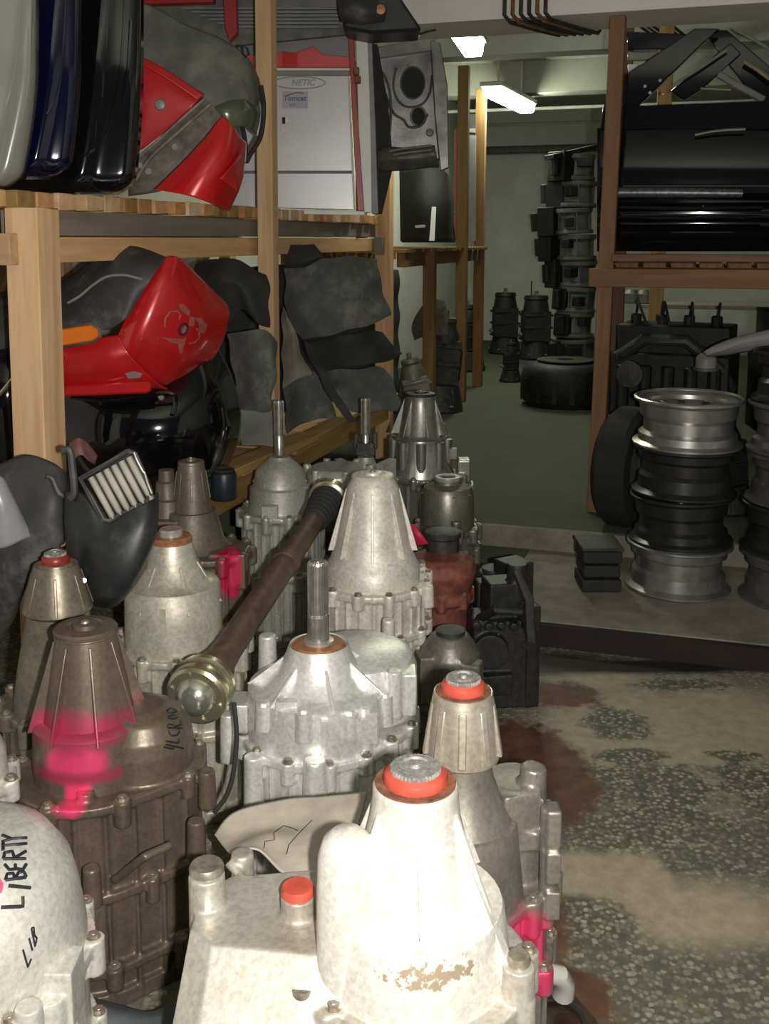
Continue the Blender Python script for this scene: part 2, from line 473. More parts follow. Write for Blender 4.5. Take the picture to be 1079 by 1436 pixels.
for i in range(6):
    x = 707 + i * 11.5
    p0 = atV(x, -60, 4.305); p1 = atV(x + 1, 17, 4.305)
    u0 = p1.x * CT - p1.y * ST
    pts = [Vector((p0.x, p0.y, 2.74)), Vector((p1.x, p1.y, 2.30)), room(u0, 4.302, 2.21), room(u0 + 0.02, 4.33, 2.186),
           room(u0 + 0.10, 4.52, 2.186), room(u0 + 0.17, 4.68, 2.19), room(u0 + 0.20, 4.9, 2.33), room(u0 + 0.3, 5.6, 2.5), room(u0 + 0.55, 6.7, 2.46)]
    b = MB(); b.tube(pts, 0.0085, 8)
    tag(b.build('cable', M['rust' if i % 3 == 1 else 'dark_iron']), 'brown cable bent round the pale concrete ceiling beam', 'cable', 'cables hanging over the beam')

# ------------------------------------------------------------------ timber racks
def board(name, p0, p1, wd, h, mat, parent, up=(0, 0, 1)):
    """a timber from p0 to p1 (centre line), wd across, h along up"""
    p0 = Vector(p0); p1 = Vector(p1); d = p1 - p0; L = d.length; d.normalize()
    z = Vector(up); z = (z - d * z.dot(d)).normalized(); y = z.cross(d)
    b = MB(); b.box((L / 2, 0, 0), (L, wd, h))
    me = b.mesh(name); o = obj(name, me, mat, parent)
    R = Matrix((d, y, z)).transposed().to_4x4()
    o.matrix_local = Matrix.Translation(p0 - wloc(parent)) @ R
    return bevel(o, 0.003, 1)
UF = -1.553
def upright(u, v, z0, z1, wu, wv, mat, parent, lean=(0, 0)):
    p = room(u, v, z0); q = room(u + lean[0], v + lean[1], z1)
    return board('post', p, q, wv, wu, mat, parent, up=(CT, -ST, 0))
rk = thing('timber_rack', 'long pine rack of rough posts and slatted shelves full of car body panels', 'shelf', room(UF, 2.2, 0))
W = M['wood']
upright(UF - 0.042, 2.19, 0, 1.395, 0.092, 0.092, W, rk, (0.03, 0))
upright(UF - 0.03, 3.645, 0, 2.74, 0.062, 0.058, W, rk, (0.02, 0))
upright(UF - 0.035, 5.19, 0.16, 2.19, 0.082, 0.07, W, rk)
for v in (2.19, 3.645, 5.19): upright(UF - 0.93, v, 0.16 if v > 4.1 else 0, 1.395, 0.07, 0.07, W, rk)
# front rails: a grey one on the inside of the posts, a cleaner one below it, and the end rail nailed to the corner post
board('rail', room(UF - 0.095, 2.2, 1.362), room(UF - 0.095, 5.2, 1.362), 0.035, 0.064, M['wood_grey'], rk)
board('rail', room(UF - 0.098, 2.2, 1.292), room(UF - 0.098, 5.2, 1.292), 0.04, 0.066, W, rk)
board('rail', room(UF - 0.86, 2.2, 1.345), room(UF - 0.86, 5.2, 1.345), 0.04, 0.09, W, rk)
board('rail', room(UF - 0.99, 2.125, 1.296), room(UF - 0.02, 2.125, 1.296), 0.035, 0.075, W, rk)
for i, v in enumerate((2.26, 3.70, 5.15)):                  # rail ends: short blocks nailed to the posts
    board('block', room(UF - 0.048, v, 1.33), room(UF - 0.048, v, 1.24), 0.05, 0.05, M['wood_grey'], rk, up=(CT, -ST, 0))
n = 31
for i in range(n):
    v = 2.12 + i * 0.1005
    board('slat', room(UF - 0.97, v, 1.417), room(UF - 0.055 + random.uniform(-.012, .012), v, 1.417), 0.085 + random.uniform(-.012, .012), 0.042 + random.uniform(-.004, .004), M[random.choice(['wood', 'wood_orange', 'wood_orange', 'wood_pale', 'wood_yellow'])], rk)
board('rail', room(UF - 0.02, 2.25, 0.43), room(UF - 0.02, 5.2, 0.43), 0.04, 0.1, M['wood_yellow'], rk)
board('rail', room(UF - 0.86, 2.2, 0.44), room(UF - 0.86, 5.2, 0.44), 0.04, 0.08, W, rk)
for i in range(15):
    v = 2.4 + i * 0.2
    board('slat', room(UF - 0.95, v, 0.492), room(UF - 0.0 + random.uniform(-.015, .015), v, 0.492), 0.18 + random.uniform(-.015, .01), 0.022, W, rk)
for v in (2.7, 4.2): board('diagonal_batten', room(UF - 0.9, v, 0.52), room(UF - 0.9, v + 0.7, 1.28), 0.03, 0.06, W, rk)

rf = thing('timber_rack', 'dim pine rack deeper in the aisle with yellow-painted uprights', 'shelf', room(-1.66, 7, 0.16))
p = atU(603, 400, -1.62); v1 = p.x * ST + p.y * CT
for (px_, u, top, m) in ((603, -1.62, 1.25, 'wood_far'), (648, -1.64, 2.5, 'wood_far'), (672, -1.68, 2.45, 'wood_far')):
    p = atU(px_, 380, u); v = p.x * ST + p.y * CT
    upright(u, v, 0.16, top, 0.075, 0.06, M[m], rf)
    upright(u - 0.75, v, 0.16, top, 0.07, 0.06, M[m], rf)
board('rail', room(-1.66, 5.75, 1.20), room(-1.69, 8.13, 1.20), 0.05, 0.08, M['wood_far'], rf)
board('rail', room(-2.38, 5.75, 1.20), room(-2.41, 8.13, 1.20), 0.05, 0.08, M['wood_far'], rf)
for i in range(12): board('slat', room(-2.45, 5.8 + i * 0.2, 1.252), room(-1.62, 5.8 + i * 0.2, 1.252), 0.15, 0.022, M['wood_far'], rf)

rr = thing('timber_rack', 'reddish pine rack carrying a black car door above stacked steel wheels', 'shelf', room(0.8, 4.4, 0.16))
WR = M['wood_red']
upright(-0.40, 4.415, 0.16, 2.2, 0.062, 0.062, WR, rr, (0.03, 0)); upright(2.3, 4.415, 0.16, 2.2, 0.062, 0.062, WR, rr)
upright(-0.40, 5.30, 0.16, 2.6, 0.062, 0.062, WR, rr); upright(2.3, 5.30, 0.16, 2.6, 0.062, 0.062, WR, rr)
upright(-0.22, 5.45, 0.16, 2.7, 0.07, 0.05, M['wood_yellow'], rr)
board('rail', room(-0.45, 4.37, 1.163), room(2.35, 4.37, 1.163), 0.03, 0.076, WR, rr)
board('rail', room(-0.45, 5.34, 1.163), room(2.35, 5.34, 1.163), 0.03, 0.076, WR, rr)
board('rail', room(-0.42, 4.4, 1.163), room(-0.42, 5.3, 1.163), 0.03, 0.076, WR, rr)
board('rail', room(-0.36, 4.37, 1.245), room(2.35, 4.37, 1.245), 0.05, 0.03, WR, rr)
for i in range(24): board('slat', room(-0.3 + i * 0.11, 4.39, 1.215), room(-0.3 + i * 0.11, 5.34, 1.215), 0.092, 0.022, WR, rr)

# ================================================================== TRANSFER CASES
def hull(circles, n=40):
    pts = []
    for (x, y, r) in circles:
        for k in range(n): pts.append((round(x + r * math.cos(2 * PI * k / n), 6), round(y + r * math.sin(2 * PI * k / n), 6)))
    pts = sorted(set(pts))
    def half_(ps):
        h = []
        for p in ps:
            while len(h) > 1 and (h[-1][0] - h[-2][0]) * (p[1] - h[-2][1]) - (h[-1][1] - h[-2][1]) * (p[0] - h[-2][0]) <= 0: h.pop()
            h.append(p)
        return h
    a = half_(pts); c = half_(pts[::-1])
    return a[:-1] + c[:-1]
def grow(circles, d): return [(x, y, r + d) for (x, y, r) in circles]
def along(poly, step, phase=0.0):
    """points with outward normals every step along a closed outline"""
    out = []; n = len(poly); acc = phase
    for i in range(n):
        a = Vector(poly[i]); c = Vector(poly[(i + 1) % n]); d = (c - a); L = d.length
        if L < 1e-6: continue
        d /= L
        while acc < L:
            p = a + d * acc; out.append((p.x, p.y, d.y, -d.x)); acc += step
        acc -= L
    return out
def bolt_mesh(r=0.009, h=0.008):
    b = MB(); b.lathe([(0, 0), (r * 1.35, 0), (r * 1.35, r * 0.25), (0, r * 0.25)], 12)
    b.prism([(r * math.cos(PI * k / 3), r * math.sin(PI * k / 3)) for k in range(6)], r * 0.2, h)
    b.lathe([(0, h), (r * 0.6, h), (r * 0.5, h + r * 0.12), (0, h + r * 0.12)], 10)
    return b.mesh('bolt')
M['knurl'] = plain('knurled_steel', (0.34, 0.33, 0.31), .5, .4, .45, 160, bmp=.5)
M['steel_dark'] = plain('shaft_steel', (0.52, 0.50, 0.46), .28, .85, .2, 60)
BOLT = bolt_mesh(); BOLT.materials.append(M['steel_bolt'])
def bolt(parent, p, s=1.0, name='bolt'):
    o = obj(name, BOLT, None, parent); o.location = p; o.scale = (s, s, s); o.rotation_euler.z = random.uniform(0, 1)
    return o
def spline_shaft(t, z0, z1, r, m, teeth=26, zt=None):
    zt = z0 + (z1 - z0) * 0.38 if zt is None else zt
    b = MB(); b.lathe([(0, z0), (r * 1.05, z0), (r * 1.05, zt - 0.004), (r * 0.9, zt), (0, zt)], 28)
    poly = []
    for k in range(teeth):
        for (f, rr_) in ((0.0, 1), (0.42, 1), (0.52, 0.82), (0.92, 0.82)):
            a = 2 * PI * (k + f) / teeth; poly.append((r * rr_ * math.cos(a), r * rr_ * math.sin(a)))
    b.prism(poly, zt, z1 - 0.006); b.prism(poly, z1 - 0.006, z1, top=[(x * 0.88, y * 0.88) for x, y in poly])
    b.lathe([(0, z1 - .001), (r * 0.45, z1 - .001), (r * 0.4, z1 + 0.0015), (0, z1 + 0.0015)], 16)
    return b.build('shaft', m, t)

def tcase(label, px, py, zt, rt, tail, mat, body_z, circles, tail_mat=None, ribs=None, top='cap', vox=0.004, floor_z=0.0, flutes=0.034,
          nb=0.075, extra=None, topm=None, ledge=0.012, splits=(0.55,), group=None, bolts=True, flange_h=0.018):
    P = atZ(px, py, zt); P = Vector((P.x, P.y, 0))
    t = thing('transfer_case', label, 'transfer case', (P.x, P.y, floor_z), group)
    prof = [(0, zt), (rt * 0.96, zt), (rt, zt - 0.004)] + [ring(P, y, hw) if y > 1 else (y, hw) for (y, hw) in tail]
    zb = prof[-1][1]; rb = prof[-1][0]
    F0 = Vector((0, 0, -floor_z))
    tb = MB(); tb.lathe(prof + [(rb, min(zb, body_z) - 0.01), (0, min(zb, body_z) - 0.01)], 40)
    riblist = []
    if ribs:
        n_, ph, th, out, zr0, zr1 = ribs
        rz0 = zt - zr0; rz1 = zr1
        def rad(z):
            for (r0, z0), (r1, z1) in zip(prof, prof[1:]):
                if z1 <= z <= z0 and z0 > z1: return r0 + (r1 - r0) * (z0 - z) / (z0 - z1)
            return rb
        for k in range(n_):
            riblist.append((math.radians(ph) + 2 * PI * k / n_, [(rad(rz0) * 0.5, rz0), (rad(rz0) + 0.002, rz0), (rad(rz1) + out, rz1), (rad(rz1) * 0.6, rz1)], th))
    bb = MB()
    H = hull(circles); H2 = hull(grow(circles, -0.01))
    bb.prism(H2, floor_z, body_z * 0.5, top=H); bb.prism(H, body_z * 0.5 - .002, body_z)
    Hf = hull(grow(circles, ledge))
    zs = [body_z] + [body_z * s for s in splits]
    for z in zs: bb.prism(Hf, z - flange_h, z)
    bb.prism(hull(grow(circles, 0.004)), floor_z, floor_z + 0.03)
    if flutes:
        for (x, y, nx, ny) in along(H, flutes):
            bb.box((x, y, (body_z + floor_z) / 2), (0.012, 0.0065, (body_z - floor_z) * 0.96), math.atan2(ny, nx))
    spots = []
    for zi, z in enumerate(zs):
        for (x, y, nx, ny) in along(hull(grow(circles, ledge * 0.9)), nb, nb * 0.4 * (zi + 1)):
            rb_ = random.uniform(0.012, 0.016); hh = random.uniform(0.035, 0.055)
            bb.cyl((x, y, z - hh), (x, y, z + 0.004), rb_, n=12)
            spots.append((x, y, z + 0.003))
    ex = extra(t, tb, bb, P, prof) if extra else None
    for mbx in (tb, bb): mbx.v = [p + F0 for p in mbx.v]
    to = tb.build('tail_housing', tail_mat or mat, t, ang=38)
    bo = remesh(bb.build('main_housing', mat, t), vox, 1)
    for (an, rz, th) in riblist:
        rbm = MB(); rbm.rib(an, rz, th); rbm.v = [p + F0 for p in rbm.v]; bevel(rbm.build('rib', tail_mat or mat, to), .0012, 2)
    if bolts:
        for s in spots: bolt(bo, Vector(s) + F0, random.uniform(0.8, 1.0))
    t['zoff'] = floor_z
    zt_ = zt - floor_z
    if top in ('seal', 'darkseal'):
        b = MB(); b.lathe([(rt * 0.50, zt_ - 0.004), (rt * 0.94, zt_ - 0.004), (rt * 0.95, zt_ + 0.002), (rt * 0.50, zt_ + 0.002)], 36, closed=True); b.build('flange_face', M['rust'], to)
        b = MB(); b.lathe([(rt * 0.52, zt_), (rt * 0.73, zt_), (rt * 0.76, zt_ + 0.007), (rt * 0.72, zt_ + 0.013), (rt * 0.60, zt_ + 0.017), (rt * 0.52, zt_ + 0.012)], 40, closed=True)
        b.build('oil_seal', M['red_seal' if top == 'seal' else 'darkred_seal'], to)
        b = MB(); poly = []
        for k in range(40):
            for rr_ in (1, 0.93): poly.append((rt * 0.59 * rr_ * math.cos(2 * PI * (k + (0.5 if rr_ < 1 else 0)) / 40), rt * 0.59 * rr_ * math.sin(2 * PI * (k + (0.5 if rr_ < 1 else 0)) / 40)))
        b.prism(poly, zt_, zt_ + 0.022)
        b.lathe([(rt * .38, zt_ + .021), (rt * .42, zt_ + .025), (rt * .33, zt_ + .025), (rt * .30, zt_ + .021)], 30, closed=True)
        b.lathe([(0, zt_ + .021), (rt * .16, zt_ + .021), (rt * .12, zt_ + .026), (0, zt_ + .027)], 16)
        b.build('output_spline', M['knurl'], t)
    elif top == 'cap':
        b = MB(); b.lathe([(0, zt_ - .002), (rt * 1.0, zt_ - .002), (rt * 1.01, zt_ + .004), (rt * .95, zt_ + .008), (rt * .60, zt_ + .010), (rt * .56, zt_ + .007), (rt * .42, zt_ + .007), (rt * .40, zt_ + .014), (rt * .30, zt_ + .016), (0, zt_ + .013)], 40)
        b.build('end_cap', topm or mat, t)
        b = MB(); b.lathe([(0, zt_ + .012), (rt * .16, zt_ + .012), (rt * .12, zt_ + .018), (0, zt_ + .019)], 14); b.build('centre_pin', M['steel_bolt'], t)
    elif top == 'open':
        b = MB(); b.lathe([(rt * .62, zt_ - .03), (rt * .62, zt_ + .010), (rt * .95, zt_ + .010), (rt * .98, zt_ - .002), (rt * .8, zt_ - .03)], 36, closed=True); b.build('end_ring', topm or M['steel'], t)
        b = MB(); b.lathe([(0, zt_ - .01), (rt * .61, zt_ - .01), (rt * .61, zt_ + .004), (0, zt_ + .004)], 24); b.build('bore_plug', M['rubber'], t)
    elif top == 'copper':
        b = MB(); b.lathe([(rt * .3, zt_ - .004), (rt * 1.0, zt_ - .004), (rt * 1.02, zt_ + .006), (rt * .93, zt_ + .011), (rt * .3, zt_ + .012)], 40, closed=True); b.build('flange_ring', M['copper'], t)
    return t, to, bo, P

def bvh_of(o):
    dg = bpy.context.evaluated_depsgraph_get(); dg.update()
    e = o.evaluated_get(dg); me = e.to_mesh(); mw = o.matrix_world
    W_ = Matrix.Translation(wloc(o))
    tr = BVHTree.FromPolygons([W_ @ v.co for v in me.vertices], [tuple(p.vertices) for p in me.polygons])
    e.to_mesh_clear(); return tr
def on(tr, x, y, lift=0.0012):
    d = ray(x, y).normalized(); h = tr.ray_cast(C0, d)
    if h[0] is None: return None
    n = h[1] if h[1].dot(d) < 0 else -h[1]
    return h[0] + n * lift
def strokes(name, tr, lines, r, mat, parent, dens=3.0):
    """pen strokes laid on a surface: polylines in photo pixels"""
    b = MB()
    for ln in lines:
        pts = []
        for (a, c) in zip(ln, ln[1:]):
            k = max(1, int(math.hypot(c[0] - a[0], c[1] - a[1]) / dens))
            for i in range(k): pts.append((a[0] + (c[0] - a[0]) * i / k, a[1] + (c[1] - a[1]) * i / k))
        pts.append(ln[-1])
        q = [on(tr, *p, lift=r * 0.1) for p in pts]; q = [p for p in q if p is not None]
        run = []
        for p in q:
            if run and (p - run[-1]).length > 0.03:
                if len(run) > 1: b.tube(run, r, 6)
                run = []
            run.append(p)
        if len(run) > 1: b.tube(run, r, 6)
    if not b.v: print('NO STROKES', name); return None
    return b.build(name, mat, parent, world=True)
def decal(name, tr, poly, mat, parent, step=4.0, lift=0.0012, jag=0.0):
    """a flat patch of paint or print lying on a surface; outline in photo pixels"""
    cx = sum(p[0] for p in poly) / len(poly); cy = sum(p[1] for p in poly) / len(poly)
    out = []
    for (a, c) in zip(poly, poly[1:] + poly[:1]):
        k = max(1, int(math.hypot(c[0] - a[0], c[1] - a[1]) / step))
        for i in range(k): out.append((a[0] + (c[0] - a[0]) * i / k + random.uniform(-jag, jag), a[1] + (c[1] - a[1]) * i / k + random.uniform(-jag, jag)))
    R = 6; vs = [(cx, cy)]; n = len(out)
    for j in range(1, R + 1):
        for p in out: vs.append((cx + (p[0] - cx) * j / R, cy + (p[1] - cy) * j / R))
    W_ = [on(tr, *p, lift=lift) for p in vs]
    fs = []
    for k in range(n): fs.append((0, 1 + k, 1 + (k + 1) % n))
    for j in range(R - 1):
        for k in range(n):
            fs.append((1 + j * n + k, 1 + j * n + (k + 1) % n, 1 + (j + 1) * n + (k + 1) % n, 1 + (j + 1) * n + k)[::-1])
    fs = [f for f in fs if all(W_[i] is not None for i in f) and max((W_[i] - W_[f[0]]).length for i in f) < 0.05]
    b = MB(); b.add([p if p is not None else Vector() for p in W_], fs)
    used = sorted({i for f in b.f for i in f}); mp = {i: k for k, i in enumerate(used)}
    b.v = [b.v[i] for i in used]; b.f = [[mp[i] for i in f] for f in b.f]
    if not b.f: print('NO DECAL', name); return None
    return b.build(name, mat, parent, world=True, ang=80)

# ---- front: the bright one
M['alu_bright'] = cast('bright_aluminium', (0.88, 0.85, 0.78), (0.55, 0.46, 0.36), 0.16, 0.5, 0.12,
                       paint=[((0.02, -0.11, 0.475), (0.085, 0.05, 0.022), (0.42, 0.33, 0.23), 0.6, 2.8, 90)])
M['alu_frontbody'] = cast('front_body_aluminium', (0.60, 0.57, 0.51), (0.36, 0.31, 0.25), 0.4, 0.5, 0.2)
def exA(t, tb, bb, P, prof):
    L = lambda x, y, Y: atY(x, y, Y) - P
    # tall round-topped pod on the left of the cone
    p = L(487, 1170, P.y - 0.055)
    tb.lathe([(0, p.z), (.018, p.z - .003), (.030, p.z - .014), (.036, p.z - .034), (.038, p.z - .08), (.040, .36), (0, .36)], 28, (p.x, p.y + 0.012, 0))
    tb.lathe([(0, p.z - .03), (.03, p.z - .05), (.036, p.z - .10), (.042, .36), (0, .36)], 24, (p.x + 0.03, p.y + 0.04, 0))
    # big swept left housing, top falling towards the aisle
    poly = [(-0.305, -0.10), (-0.27, -0.15), (-0.10, -0.17), (0.02, -0.12), (0.02, 0.12), (-0.10, 0.16), (-0.27, 0.14), (-0.305, 0.08)]
    topp = [(-0.285, 0.0), (-0.255, -0.03), (-0.10, -0.05), (0.0, -0.06), (0.0, 0.11), (-0.10, 0.13), (-0.25, 0.11), (-0.285, 0.07)]
    bb.prism(poly, 0.0, 0.33); bb.prism(poly, 0.325, 0.455, top=topp)
    for (x, y, z, r) in ((290, 1225, .497, .024), (418, 1255, .482, .0225), (340, 1195, .47, .016), (285, 1345, .40, .017), (425, 1395, .415, .018)):
        q = atZ(x, y, z) - P
        bb.cyl((q.x, q.y, 0.2), (q.x, q.y, z), r * 1.15, r, n=20)
    for a, c in (((290, 1240), (300, 1330)), ((300, 1260), (370, 1310)), ((320, 1210), (400, 1265))):
        p0 = atZ(*a, .46) - P; p1 = atZ(*c, .445) - P
        bb.tube([p0, p1 + Vector((0, 0, -.03))], 0.006, 8)
    # ear with a bolt on the right, lugs along the lower flange
    for (x, y, z, r) in ((728, 1352, .455, .020), (650, 1425, .40, .017), (575, 1440, .40, .014), (460, 1418, .41, .015)):
        q = atZ(x, y, z) - P
        bb.cyl((q.x, q.y, z - .16), (q.x, q.y, z), r * 1.2, r, n=16)
        bb.box(((q.x) * .8, (q.y) * .8, z - .06), (0.05, 0.03, 0.05), math.atan2(q.y, q.x))
    # the tongue-shaped web under the cone on the right
    tb.rib(math.radians(-28), [(.05, .60), (.062, .60), (.145, .42), (.09, .42)], 0.014)
tA, toA, boA, PA = tcase('brightest bare aluminium transfer case with large orange-red seal and red plug', 583, 1097, .655, .0535,
    [(1140, 60), (1175, 63), (1322, 92), (1330, 97), (1342, 122), (1350, 125), (0.122, .42)], M['alu_frontbody'], 0.41,
    [(0.010, 0, .128), (-0.02, .03, .115)], ribs=(6, -87, .0055, 0.024, .028, .512), tail_mat=M['alu_bright'], top='seal', vox=0.0028, extra=exA, flutes=0.05, nb=0.09, splits=(0.6,))
for (x, y, z, r, m) in ((290, 1222, .497, .0225, 'steel_bolt'), (418, 1253, .482, .0215, 'red_seal'), (425, 1394, .415, .015, 'steel_bolt'), (728, 1350, .455, .014, 'steel_bolt'), (285, 1343, .40, .012, 'steel_bolt')):
    q = atZ(x, y, z) - PA
    b = MB(); b.lathe([(0, z - .002), (r, z - .002), (r * 1.03, z + .006), (r * .92, z + .011), (0, z + .0115)], 26, (q.x, q.y, 0))
    b.build('plug' if r > .02 else 'bolt_head', M[m], tA)

# ---- right front: dull grey bell with a pink flank
p_ = atZ(650, 968, .66)
M['alu_dull'] = cast('dull_aluminium', (0.34, 0.315, 0.27), (0.17, 0.15, 0.125), 0.45, 0.5, 0.3,
                     paint=[((.085, -.08, .24), (.07, .13, .10), PINK, .12, .3)])
M['alu_warm'] = cast('warm_aluminium', (0.72, 0.67, 0.58), (0.42, 0.34, 0.25), 0.42, 0.4, 0.35)
def exB(t, tb, bb, P, prof):
    for (x, y, z, r) in ((665, 1105, .475, .017),):
        q = atZ(x, y, z) - P; tb.cyl((q.x, q.y, z - .10), (q.x, q.y, z), r * 1.2, r, n=16)
    bb.cyl((.085, .045, .30), (.085, .045, .50), .05, .046, n=24); bb.cyl((.105, .03, .40), (.112, .03, .525), .028, .02, n=16); bb.box((.095, .03, .42), (.05, .07, .03))
    bb.box((.085, .02, .46), (.06, .05, .07), .3)
    for (dy, z, h) in ((-.015, .455, .06), (-.02, .395, .05), (-.02, .335, .045), (.05, .42, .06)):
        bb.box((.135, dy, z), (.022, .034, h))
        bb.cyl((.128, dy, z - h / 2 - .02), (.128, dy, z + h / 2), .012, n=12)
tB, toB, boB, PB = tcase('dull grey transfer case with a slim ribbed cone, orange-red seal and pink flank', 650, 969, .66, .0435,
    [(1000, 43), (1084, 50), (1086, 40), (1110, 44), (1150, 56), (1185, 70), (1190, 76), (1200, 78), (0.095, .345)], M['alu_dull'], 0.345,
    [(0, 0, .092), (.05, .05, .09)], ribs=None, top='seal', vox=0.0033, extra=exB, flutes=0.06, nb=0.085, splits=(0.62,))

zc = ring(PB, 1084, 50)
b = MB(); b.lathe([(.03, .6605), (.0435, .6605), (.045, .652), (.0462, .648), (zc[0] + .0015, zc[1] + .004), (zc[0] + .0015, zc[1]), (.03, zc[1])], 40, closed=True)
cone = b.build('cone_sleeve', M['alu_warm'], tB, ang=30)
for k in range(9):
    a = math.radians(-95 + k * 40)
    b = MB(); b.rib(a, [(.03, .645), (.0475, .645), (zc[0] + .007, zc[1] + .006), (.03, zc[1] + .006)], .012); bevel(b.build('rib', M['alu_warm'], cone), .002)

# ---- left: greasy brown one, pink spray and chalk-like writing
pc = atZ(120, 882, .645)
M['alu_brown'] = cast('greasy_brown', (0.215, 0.17, 0.125), (0.13, 0.10, 0.075), 0.55, 0.42, 0.15,
                      paint=[((.0, -.10, .445), (.055, .07, .034), PINK, .18, .5), ((.005, -.10, .40), (.022, .06, .04), PINK, .2, .5), ((.0, -.06, .495), (.13, .12, .03), (0.42, 0.05, .10), .6, 1.3), ((.0, -.06, .42), (.13, .12, .012), (0.42, 0.05, .10), .6, 1.3)])
M['alu_brown2'] = cast('greasy_brown_body', (0.20, 0.155, 0.115), (0.11, 0.085, 0.065), 0.6, 0.45, 0.1,
                       paint=[((-.0, -.15, .40), (.028, .06, .03), PINK, .25, .6)])
def exC(t, tb, bb, P, prof):
    # round gear cover behind on the right, its face to the front
    q = atY(238, 1025, P.y - .02) - P
    bb.lathe([(0, .30), (.085, .30), (.09, .45), (.086, .478), (.07, .505), (.04, .518), (0, .522)], 40, (.088, .02, -.018))
    for (x, y, z) in ((128, 1215, .30), (120, 1110, .40), (290, 1080, .39), (275, 1150, .35)):
        w_ = atZ(x, y, z) - P; bb.cyl((w_.x, w_.y, z - .07), (w_.x, w_.y, z), .017, .015, n=14)
    bb.tube([atY(160, 1235, P.y - .12) - P, atY(205, 1200, P.y - .15) - P, atY(240, 1185, P.y - .12) - P], .008, 8)
tC, toC, boC, PC = tcase('grease-brown transfer case splashed with hot pink spray paint and hand-lettered on its round cover', 120, 884, .645, .0545,
    [(905, 42), (1030, 62), (1040, 74), (1045, 77), (1105, 79), (.10, .40)], M['alu_brown2'], 0.385,
    [(0, 0, .125), (.10, .03, .085)], tail_mat=M['alu_brown'], ribs=(8, -112, .0045, .008, .012, .474), top='cap', vox=0.0033, extra=exC, flutes=.05, nb=.125, splits=(.58, .22), topm=M['alu_brown2'])
bpy.context.view_layer.update()
trC = bvh_of(boC)
def vtext(lines): return [[(200 + x / 10.79, 960 + y / 10.79) for x, y in ln] for ln in lines]
strokes('lettering', trC, vtext([
    [(320, 940), (430, 970), (470, 965), (475, 925)], [(350, 905), (620, 965)],
    [(350, 855), (550, 885), (540, 830)],
    [(395, 690), (405, 740), (450, 775), (520, 765), (560, 720), (540, 680)],
    [(375, 652), (600, 662)], [(375, 652), (372, 615), (410, 598), (460, 610), (475, 655)], [(470, 640), (600, 602)],
    [(560, 560), (575, 562)],
    [(385, 495), (440, 465), (510, 470), (530, 495), (470, 520), (410, 515), (385, 495)],
    [(360, 400), (420, 355), (480, 370), (520, 410), (450, 435), (390, 425), (360, 400)]]), .0016, M['ink'], tC)

# ---- bottom-left corner: big pale housing lettered LIBERTY / LIB
M['alu_pale'] = cast('pale_aluminium', (0.74, 0.72, 0.66), (0.50, 0.46, 0.40), 0.3, 0.5, 0.12)
def exD(t, tb, bb, P, prof):
    for (x, y, z, r) in ((48, 1192, .44, .020), (82, 1320, .37, .017), (40, 1410, .35, .018), (70, 1395, .33, .022), (92, 1370, .34, .014)):
        q = atZ(x, y, z) - P; bb.cyl((q.x, q.y, z - .09), (q.x, q.y, z), r * 1.1, r, n=16)
    q = atZ(85, 1235, .42) - P; bb.box((q.x - .01, q.y, .37), (.05, .05, .10))
    q = atZ(88, 1345, .36) - P; bb.box((q.x - .01, q.y, .32), (.06, .06, .08))
P_D = atZ(-42, 1200, .50)
tD, toD, boD, PD = tcase('pale smooth-domed transfer case hand-lettered LIBERTY in black', -60, 1168, .51, .05,
    [(.09, .505), (.125, .485), (.148, .45), (.158, .41), (.165, .36), (.168, .30)], M['alu_pale'], 0.33, [(0, 0, .165)], ribs=None, top='open', vox=.0033, extra=exD, flutes=0, nb=.09)
bpy.context.view_layer.update()
trD = bvh_of(toD)
def dtext(lines): return [[(x / 4.69, 1130 + y / 4.69) for x, y in ln] for ln in lines]
strokes('lettering', trD, dtext([
    [(5, 668), (150, 662), (148, 595)], [(55, 525), (200, 540)],
    [(35, 490), (170, 470)], [(35, 490), (45, 450), (85, 445), (100, 480)], [(100, 480), (120, 440), (155, 435), (172, 470)],
    [(30, 385), (60, 420), (110, 415), (150, 420), (172, 385)], [(100, 385), (100, 415)],
    [(20, 350), (170, 350)], [(20, 350), (30, 310), (80, 300), (95, 345)], [(95, 345), (170, 300)],
    [(20, 295), (20, 240)], [(20, 265), (175, 250)],
    [(10, 240), (80, 220), (15, 195)], [(80, 220), (175, 212)]]), .0024, M['ink'], tD)
strokes('lettering', trD, dtext([[(150, 945), (183, 1062), (205, 1005)], [(190, 870), (212, 950)],
    [(205, 805), (230, 925)], [(205, 805), (222, 800), (225, 850)], [(225, 850), (242, 870), (230, 925)]]), .0014, M['ink'], tD)
decal('paint_dab', trD, [(0, 1232), (5, 1240), (2, 1252), (-6, 1256), (-8, 1236)], M['pink'], tD)
# white one behind it at the edge
tD2 = tcase('pale transfer case standing between the lettered dome and the brown case', -52, 1005, .53, .04,
    [(.05, .50), (.064, .47), (.068, .40)], M['alu_pale'], .42, [(0, 0, .068)], top='open', vox=.0045, flutes=.05, nb=.07)[0]

